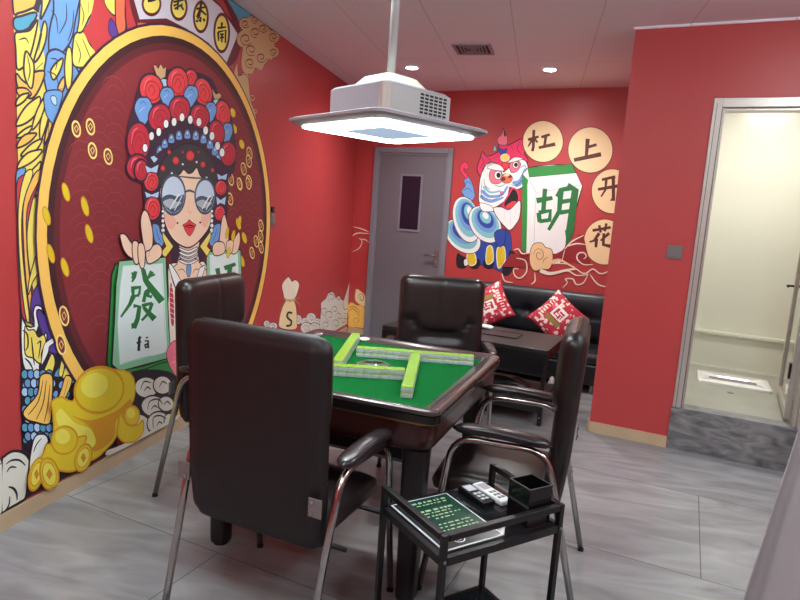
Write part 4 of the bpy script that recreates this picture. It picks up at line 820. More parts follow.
ck2,ds,16,11 3618,1453 3611,1411 3586,1374 3547,1350 3502,1341 3457,1348 3420,1371 3394,1404 3384,1443 3391,1483 3414,1518 3450,1543 3493,1554 3539,1549 3579,1528 3607,1494
ds,,0,11 3396,1428 3463,1449 3546,1439 3606,1452 3584,1386 3502,1350 3420,1382
si,,0,11 3402,1408 3475,1426 3535,1412 3583,1408 3501,1373 3431,1382
w,,0,01 3549,1458 3461,1369 3471,1366 3564,1454
w,,0,01 3582,1447 3509,1364 3517,1362 3593,1445
,sk2,7,10 3322,1429 3313,1363 3335,1340 3361,1358
r,k,4,11 3257,1268 3299,1283 3326,1300 3357,1286 3404,1267 3365,1255 3330,1250 3296,1255
r,k,4,11 3268,1262 3330,1252 3391,1261 3366,1223 3332,1204 3296,1226
,k,8,10 3283,1262 3329,1267 3378,1261
k,,0,11 3214,1281 3209,1276 3199,1276 3194,1281 3199,1286 3209,1286
k,,0,11 3460,1283 3455,1278 3443,1278 3437,1283 3443,1289 3454,1289
r,out,12,11 3020,1510 3008,1475 2974,1453 2932,1451 2899,1469 2886,1501 2898,1534 2930,1557 2972,1560 3006,1542
r,mr2,6,11 2998,1503 2991,1481 2970,1467 2945,1466 2925,1478 2917,1497 2925,1518 2944,1532 2969,1534 2990,1523
,mr2,6,10 2932,1493 2952,1519 2972,1501 2956,1483
,pk,8,10 2911,1497 2921,1531 2948,1545
r,out,12,11 3038,1363 3025,1323 2988,1298 2944,1298 2908,1322 2894,1360 2907,1398 2942,1423 2986,1425 3023,1402
r,mr2,6,11 3015,1356 3007,1331 2985,1316 2958,1315 2936,1330 2928,1354 2935,1378 2957,1394 2983,1394 3006,1380
,mr2,6,10 2943,1348 2964,1378 2987,1355 2969,1335
,pk,8,10 2921,1354 2932,1393 2960,1409
r,out,12,11 3769,1515 3755,1483 3717,1463 3670,1461 3632,1477 3616,1506 3629,1537 3665,1557 3712,1560 3752,1544
r,mr2,6,11 3744,1508 3736,1489 3713,1476 3685,1475 3662,1485 3652,1503 3660,1522 3682,1535 3710,1537 3734,1526
,mr2,6,10 3669,1499 3691,1523 3714,1507 3696,1490
,pk,8,10 3645,1503 3656,1534 3685,1547
r,out,12,11 3756,1346 3744,1315 3709,1296 3665,1296 3630,1314 3615,1344 3627,1374 3660,1393 3704,1395 3740,1377
r,mr2,6,11 3733,1340 3726,1321 3705,1309 3679,1309 3657,1321 3648,1339 3655,1358 3676,1370 3702,1371 3724,1359
,mr2,6,10 3664,1334 3684,1358 3706,1340 3689,1324
,pk,8,10 3641,1339 3652,1370 3679,1382
dr,out,12,11 2920,1561 2910,1526 2881,1503 2847,1501 2819,1520 2808,1552 2818,1585 2845,1608 2880,1611 2909,1594
dr,mr2,6,11 2902,1554 2896,1532 2879,1518 2858,1517 2841,1528 2834,1548 2841,1569 2857,1583 2878,1585 2895,1574
,mr2,6,10 2847,1544 2863,1570 2880,1552 2866,1534
,pk,8,10 2829,1548 2838,1582 2860,1597
lb,out,6,01 2896,1585 2947,1574 3014,1601 3000,1551 2951,1553 2913,1545
lb,out,6,01 2895,1449 2953,1436 3020,1455 3012,1417 2953,1423 2909,1413
lb,out,6,01 3636,1600 3695,1588 3772,1611 3756,1564 3696,1566 3653,1557
lb,out,6,01 3633,1454 3690,1433 3762,1459 3749,1399 3691,1410 3646,1396
lb,out,6,01 2938,1630 2972,1644 3008,1627 2973,1602
w,k,4,11 3072,1347 3067,1339 3056,1337 3047,1342 3047,1351 3056,1356 3067,1355
w,k,4,11 3076,1320 3070,1312 3058,1310 3049,1315 3049,1325 3058,1331 3070,1329
w,k,4,11 3075,1293 3070,1284 3057,1282 3046,1288 3046,1298 3056,1305 3069,1303
w,k,4,11 3079,1267 3073,1257 3059,1254 3048,1261 3048,1272 3059,1279 3073,1277
w,k,4,11 3079,1240 3072,1229 3058,1227 3046,1234 3045,1246 3057,1253 3072,1250
w,k,4,11 3601,1357 3594,1347 3580,1345 3568,1351 3568,1361 3579,1367 3594,1365
w,k,4,11 3606,1326 3599,1316 3584,1313 3571,1320 3570,1331 3582,1338 3598,1336
w,k,4,11 3606,1295 3599,1284 3582,1282 3568,1289 3568,1301 3581,1308 3598,1306
w,k,4,11 3612,1264 3604,1253 3586,1250 3571,1258 3570,1271 3585,1278 3603,1276
w,k,4,11 3612,1233 3604,1221 3585,1218 3569,1227 3568,1240 3583,1249 3603,1245
b,out,6,11 2966,1275 3020,1269 3039,1230 3077,1196 3052,1151 2993,1176 2974,1220
,nv,5,10 2997,1253 3016,1208 3044,1174
y,k,6,01 3058,1235 3163,1147 3084,1082 3045,1118 3093,1150 3058,1196
b,out,6,11 3698,1273 3622,1267 3599,1221 3552,1184 3589,1131 3668,1155 3691,1207
,nv,5,10 3656,1247 3633,1195 3598,1157
y,k,6,01 3575,1228 3450,1136 3553,1055 3601,1092 3535,1133 3577,1183
cr,k,7,11 3109,700 3124,864 3120,1030 3227,1048 3411,1027 3545,1000 3826,542 3852,84 3132,284
sk,k,6,11 3204,1041 3232,1069 3416,1059 3460,1024 3657,879 3421,776 3233,852 3143,995
,k,5,10 3214,1003 3264,1006 3294,980
,k,5,10 3461,984 3406,996 3375,973
w,k,5,11 3233,1136 3323,1116 3417,1133 3417,1120 3324,1100 3234,1123
w,k,5,11 3234,1113 3324,1092 3418,1108 3418,1096 3325,1076 3234,1099
lil,k,5,11 3235,1089 3325,1067 3419,1083 3419,1071 3325,1052 3235,1076
w,k,5,11 3235,1066 3326,1043 3420,1058 3420,1046 3326,1028 3236,1052
b,k,5,11 3326,1033 3355,1013 3347,965 3329,954 3310,968 3302,1017
w,k,6,11 3123,1030 3156,1034 3276,899 3326,770 3280,759 3209,872
dr,w,6,11 3144,945 3175,859 3185,687 3151,693 3130,864
,w,7,10 3139,913 3179,895
,w,7,10 3140,883 3180,865
,w,7,10 3141,852 3181,834
,w,7,10 3142,822 3182,803
,w,7,10 3142,792 3183,773
,w,7,10 3143,761 3183,742
,w,7,10 3144,731 3184,711
w,k,6,11 3445,986 3477,1005 3517,1009 3480,932 3419,830 3392,851
dr,k,6,11 3421,776 3738,734 3918,360 3935,80 3442,197
dr,k,6,11 3215,648 3330,628 3409,207 3226,258
g,k,12,01 2676,1076 2647,1021 2614,576 2629,543 2726,519 2701,1074
mg,k,10,01 2693,1092 3091,1089 3128,696 3156,486 2915,499 2704,510 2639,563 2656,773 2668,976
lg,,0,01 2723,1064 3060,1054 3100,701 3121,528 2915,539 2699,549 2681,769 2702,972
,w,7,10 2734,1050 2715,942 2694,752 2708,569
,mg,4,10 3047,1043 3089,703 3104,535 2890,545 2726,550
g,k,8,11 2704,506 2915,494 3162,481 3175,412 2917,409 2772,415
dg,,0,01 2793,1003 2824,1010 2821,1021 2786,1026
dg,,0,01 2807,1031 2803,1000 2786,978 2799,971 2825,993 2837,1025
dg,,0,01 2782,998 2805,983 2816,987 2802,1006
dg,,0,01 2866,1034 2886,968 2938,912 3031,825 3087,846 2984,930 2929,976 2903,1036
dg,,0,01 2946,1024 2909,975 2926,967 2980,1009
dg,,0,01 2935,982 2993,992 2987,1003 2926,999
dg,,0,01 2789,927 2851,933 2840,902 2864,897 2870,946 2783,951
dg,,0,01 2783,934 2796,891 2857,889 2852,905 2814,903 2814,933
dg,,0,01 2786,905 2763,863 2699,803 2711,796 2787,850 2824,889
dg,,0,01 2804,834 2838,833 2822,776 2792,732 2829,716 2860,764 2873,835 2807,855
dg,,0,01 2830,726 2800,754 2789,753 2791,722
dg,,0,01 2907,850 2921,905 2938,914 2925,926 2896,914 2875,858
dg,,0,01 2915,922 2916,880 2964,866 2967,885 2943,885 2948,917
dg,,0,01 2883,824 2969,833 2963,847 2873,846
dg,,0,01 2950,845 2928,795 2868,760 2883,749 2952,783 2982,835
dg,,0,01 2881,820 2919,783 2971,735 3011,754 2948,797 2901,830
bk,,0,01 2865,587 2869,657 2879,659 2861,673 2846,663 2841,593
bk,,0,01 2838,631 2876,632 2870,644 2832,643
bk,,0,01 2909,628 2925,632 2927,595 2940,585 2948,594 2945,593 2941,634 2904,640
bk,,0,01 2930,620 2899,617 2909,592 2940,592 2933,604 2916,601 2915,608 2937,608
bk,,0,01 2917,646 2936,647 2930,656 2912,655
mg,k,9,01 3529,1059 3568,1098 3989,1090 4037,758 3553,814
lg,,0,01 3569,1075 3948,1072 3993,763 3595,809
dg,,0,01 3640,981 3677,912 3721,913 3700,983
dg,,0,01 3776,959 3930,982 3911,1005 3751,991
dg,,0,01 3633,874 3953,878 3942,903 3621,907
dg,,0,01 3807,983 3788,808 3835,800 3875,975
sk,k,8,11 2714,1229 2697,1215 2727,1145 2771,1106 2831,1092 2830,1140 2778,1187 2744,1220
sk,k,8,11 2880,1341 2861,1289 2882,1184 2906,1122 2960,1135 2969,1228 2933,1320 2903,1349
sk,k,8,11 2796,1183 2835,1185 2854,1136 2845,1071 2817,1068 2796,1113
sk,k,8,11 2842,1170 2882,1172 2902,1122 2893,1046 2864,1043 2842,1095
sk,k,8,11 2906,1122 2932,1059 3033,1087 3053,1131 3021,1164 2975,1162 2943,1136
,k,5,10 2943,1143 2931,1098
sk,k,8,11 3715,1309 3694,1216 3687,1141 3719,1102 3794,1108 3812,1214 3768,1310 3744,1338
sk,k,7,11 3643,1157 3602,1122 3633,1068 3758,1081 3746,1148
sk,k,7,11 3940,1212 3878,1154 3855,1076 3936,1073 3977,1151 3964,1211
sk,k,7,11 3792,1157 3788,1080 3855,1073 3878,1154
gold,gd,4,11 3811,1212 3794,1183 3772,1178 3763,1200 3773,1233 3794,1251 3811,1242
gold,gd,4,11 3839,1075 3821,1047 3799,1042 3790,1065 3799,1097 3821,1116 3839,1106
gold,gd,4,11 3997,1289 3978,1259 3955,1253 3944,1276 3955,1310 3978,1330 3997,1320
gold,gd,4,11 3900,1191 3882,1162 3859,1157 3849,1179 3859,1212 3882,1231 3900,1222
g,k,7,11 2704,479 2916,474 3186,445 3345,187 2845,234 2705,371
pk,k,5,11 3154,573 3110,530 3122,476 3158,416 3224,347 3277,388 3257,535 3205,580
,r,5,10 3149,513 3220,486
,w,5,10 3157,451 3221,454
g,k,6,11 2704,402 2892,415 3159,364 3250,251 2919,260
k,,0,11 2820,485 3214,360 3222,92 2990,80 2785,80 2782,365
cg,k,10,11 3029,337 3009,305 2955,297 2891,316 2840,352 2821,393 2839,424 2889,433 2953,417 3008,380
cg,k,10,11 3167,314 3150,285 3104,277 3047,293 3003,325 2985,363 3001,391 3045,400 3101,386 3148,353
cg,k,10,11 3105,202 3082,170 3024,165 2954,187 2899,228 2878,271 2898,301 2952,308 3022,288 3081,248
cg,k,10,11 3192,190 3177,165 3137,160 3088,175 3049,205 3034,238 3048,262 3086,268 3135,254 3176,224
cg,k,10,11 2968,118 2948,80 2896,80 2833,92 2783,137 2765,187 2783,225 2831,236 2894,216 2947,171
cg,k,10,11 3166,80 3144,80 3083,80 3010,80 2953,102 2931,151 2952,187 3008,196 3080,173 3142,126
cg,k,10,11 3217,80 3206,80 3174,80 3136,80 3105,90 3093,119 3104,141 3134,148 3172,135 3204,109
,k,9,10 2871,367 2901,405 2964,382
,k,9,10 2901,351 2932,366 2964,341
,k,9,10 3041,334 3074,360 3120,334
,k,9,10 2934,233 2955,275 3031,267 3077,225
,k,9,10 2966,223 2998,237 3032,213
,k,9,10 3088,214 3123,226 3159,193
,k,9,10 2823,127 2803,201 2863,201
,k,9,10 2990,104 2989,167 3055,160 3113,120
,k,9,10 3023,107 3045,124 3079,102
cg,,0,11 2601,117 2672,110 2824,100 2990,97 3221,107 3223,80 2905,80 2727,80 2601,92
gold,gd,9,11 2244,441 2238,486 2300,490 2364,449 2439,520 2567,546 2725,514 2810,448 2821,354 2783,299 2690,264 2672,168 2601,130 2500,107 2390,162 2262,302 2250,384
gd,,0,11 2363,381 2485,318 2671,308 2782,339 2783,299 2671,257 2654,174 2567,143 2484,162 2501,253 2438,322
gl,,0,11 2292,437 2377,342 2485,270 2517,186 2437,180 2332,277 2264,390
gold,gd,14,11 2716,460 2727,403 2699,357 2640,333 2563,334 2486,360 2424,402 2386,453 2378,504 2401,546 2451,572 2522,576 2600,556 2670,515
gl,,0,11 2600,496 2604,455 2572,428 2516,425 2460,446 2425,483 2421,521 2451,548 2504,553 2561,534
gold,gd,9,11 2699,287 2690,238 2681,177 2727,119 2824,87 2894,116 2893,185 2843,174 2764,200 2726,252
gold,gd,9,11 2862,222 2850,192 2817,183 2777,196 2746,227 2734,263 2745,291 2777,301 2816,289 2849,259
gl,,0,11 2824,247 2818,232 2800,227 2778,234 2761,250 2754,269 2761,284 2778,289 2799,282 2817,266
gold,gd,9,11 2221,294 2194,272 2180,222 2288,139 2390,103 2421,185 2453,245 2376,261 2317,225
gold,gd,9,11 2387,229 2361,208 2322,208 2281,226 2249,257 2234,294 2239,326 2262,346 2300,349 2341,332 2375,301 2393,263
gl,,0,11 2347,283 2338,264 2315,260 2287,270 2265,291 2257,315 2266,333 2288,338 2316,329 2338,307
gold,gd,9,11 2184,157 2166,128 2144,113 2122,117 2108,137 2104,170 2111,205 2128,234 2151,249 2173,247 2188,226 2192,193
gl,gd,5,11 2174,164 2161,143 2145,132 2129,135 2119,150 2116,173 2121,198 2134,219 2150,230 2165,228 2176,214 2179,190
gd,,0,01 2134,187 2148,208 2161,176 2147,154
gold,gd,9,11 2273,136 2273,96 2259,80 2234,80 2205,86 2181,122 2167,165 2167,204 2180,229 2204,234 2232,216 2258,181
gl,gd,5,11 2257,141 2258,112 2248,93 2230,91 2209,104 2191,130 2181,161 2181,190 2191,208 2208,211 2229,198 2247,172
gd,,0,01 2200,159 2219,178 2238,143 2218,124
gold,gd,9,11 2483,113 2461,89 2431,80 2403,89 2382,113 2375,145 2383,177 2403,201 2432,211 2461,203 2483,179 2491,146
gl,gd,5,11 2468,122 2453,105 2431,99 2411,105 2396,122 2390,145 2396,169 2411,186 2432,193 2453,187 2468,170 2474,146
gd,,0,01 2413,153 2432,171 2450,138 2432,121
cg,mar,6,11 4555,459 4545,443 4516,437 4480,443 4450,459 4437,478 4447,495 4475,501 4511,495 4542,479
,mar,5,10 4460,476 4472,484 4493,483 4512,476 4521,466 4517,458 4506,455 4492,458 4484,464 4482,469 4487,471 4494,471
cg,mar,6,11 4706,416 4691,400 4649,396 4597,405 4555,423 4537,444 4551,460 4592,465 4644,456 4688,438
,mar,5,10 4569,440 4588,447 4617,445 4644,436 4657,425 4652,418 4635,416 4616,419 4603,426 4602,431 4608,434 4618,433
cg,mar,6,11 5276,381 5263,356 5223,347 5171,355 5128,378 5110,407 5122,432 5161,442 5212,434 5257,411
,mar,5,10 5141,405 5158,417 5188,417 5214,406 5228,391 5223,379 5207,375 5188,379 5175,387 5173,395 5180,399 5189,398
cg,mar,6,11 5453,326 5438,301 5391,291 5332,301 5283,326 5262,357 5276,381 5321,391 5380,382 5431,357
,mar,5,10 5298,353 5318,365 5351,364 5382,353 5397,337 5392,325 5373,321 5351,325 5337,334 5335,342 5342,346 5353,346
cg,mar,6,11 5655,336 5634,308 5568,298 5487,312 5419,342 5391,377 5411,405 5473,415 5554,403 5625,373
,mar,5,10 5440,372 5468,385 5514,383 5557,369 5577,351 5570,337 5544,333 5514,339 5494,349 5491,359 5502,363 5516,362
cg,mar,6,11 5816,267 5799,244 5746,237 5679,248 5624,273 5601,302 5617,324 5668,332 5734,322 5791,297
,mar,5,10 5641,297 5664,308 5702,306 5736,294 5753,279 5747,268 5726,265 5701,270 5685,278 5683,286 5691,289 5703,288
cg,mar,6,11 5553,253 5528,224 5453,217 5361,234 5285,267 5254,304 5278,332 5347,340 5440,325 5519,292
,mar,5,10 5310,298 5341,310 5394,307 5442,291 5465,271 5456,257 5426,254 5392,261 5370,272 5367,282 5379,286 5395,285
cg,mar,6,11 5799,211 5771,185 5690,180 5590,198 5509,231 5476,266 5501,292 5577,298 5676,281 5762,248
,mar,5,10 5536,259 5570,270 5627,265 5678,249 5703,230 5694,217 5661,215 5624,222 5601,233 5597,243 5610,246 5628,244
cr,mar,7,11 4902,814 4788,757 4826,674 4867,626 5068,601 5159,675 5169,732 5081,773 5001,767 4967,789
,kh,8,10 4904,801 4938,623
,kh,8,10 5001,767 4986,618
,kh,8,10 5082,760 5034,612
,kh,8,10 4834,747 4891,629
pch2,mar,8,11 4879,606 4809,553 4759,462 4790,383 5134,312 5157,400 5128,509 5070,582 4972,600
kh,,0,01 4855,614 4974,584 5110,586 5093,605 4971,604 4869,631
,kh,10,10 5052,597 5202,594
,kh,8,10 5069,588 5192,540 5214,497
bk,,0,11 5037,486 4940,505 4902,472 4942,434 5004,408 4996,380 4913,390 4922,371 5030,362 5046,407 4975,441 4946,465 4964,486 5030,469
,bk,7,10 4966,506 4983,357
cg,mar,8,11 5781,477 5792,403 5782,331 5776,230 5851,143 6167,101 6509,98 6719,104 6816,174 6737,304 6641,383 6452,423 6341,492 6249,464 6142,546 5984,548 5925,503
,mar,7,10 6064,445 6000,476 5986,508 6020,527 6080,528 6137,513 6166,491 6159,473 6127,467 6092,472 6070,483 6067,493
,mar,7,10 6266,450 6268,471 6303,482 6352,478 6392,463 6406,446 6393,435 6364,433 6336,439 6320,449 6322,456 6334,459
,mar,7,10 5966,323 5892,331 5834,356 5814,383 5834,402 5878,405 5925,394 5952,376 5951,361 5930,355 5904,359 5887,367
,mar,7,10 6063,242 5973,276 5936,316 5959,345 6023,352 6095,337 6142,311 6147,287 6117,276 6074,279 6043,292 6034,304
,mar,7,10 6148,316 6110,350 6125,375 6177,384 6241,373 6286,352 6295,330 6271,319 6233,320 6201,330 6188,342 6195,350
,mar,7,10 6265,241 6267,272 6318,286 6390,278 6448,255 6470,229 6451,213 6408,212 6366,222 6344,237 6346,248 6364,251
,mar,7,10 6461,356 6510,368 6579,362 6636,341 6657,317 6638,301 6596,299 6553,308 6529,323 6530,335 6548,339 6570,336
,mar,7,10 6541,237 6601,244 6673,231 6725,207 6736,183 6707,170 6660,172 6619,185 6600,201 6606,211 6628,213 6650,209
,mar,7,10 6024,151 5936,170 5877,203 5865,235 5899,252 5956,249 6009,232 6034,210 6026,194 5996,190 5965,197 5948,208
,mar,7,10 6191,155 6162,195 6193,220 6264,223 6338,204 6383,175 6383,151 6347,142 6300,148 6265,163 6256,177 6268,184
,mar,7,10 6444,189 6480,204 6540,200 6595,183 6623,160 6614,144 6580,140 6541,147 6515,160 6511,171 6524,176 6543,175
cg,mar,7,11 6619,500 6534,396 6578,292 6737,304 6767,434 6782,583 6708,598"""
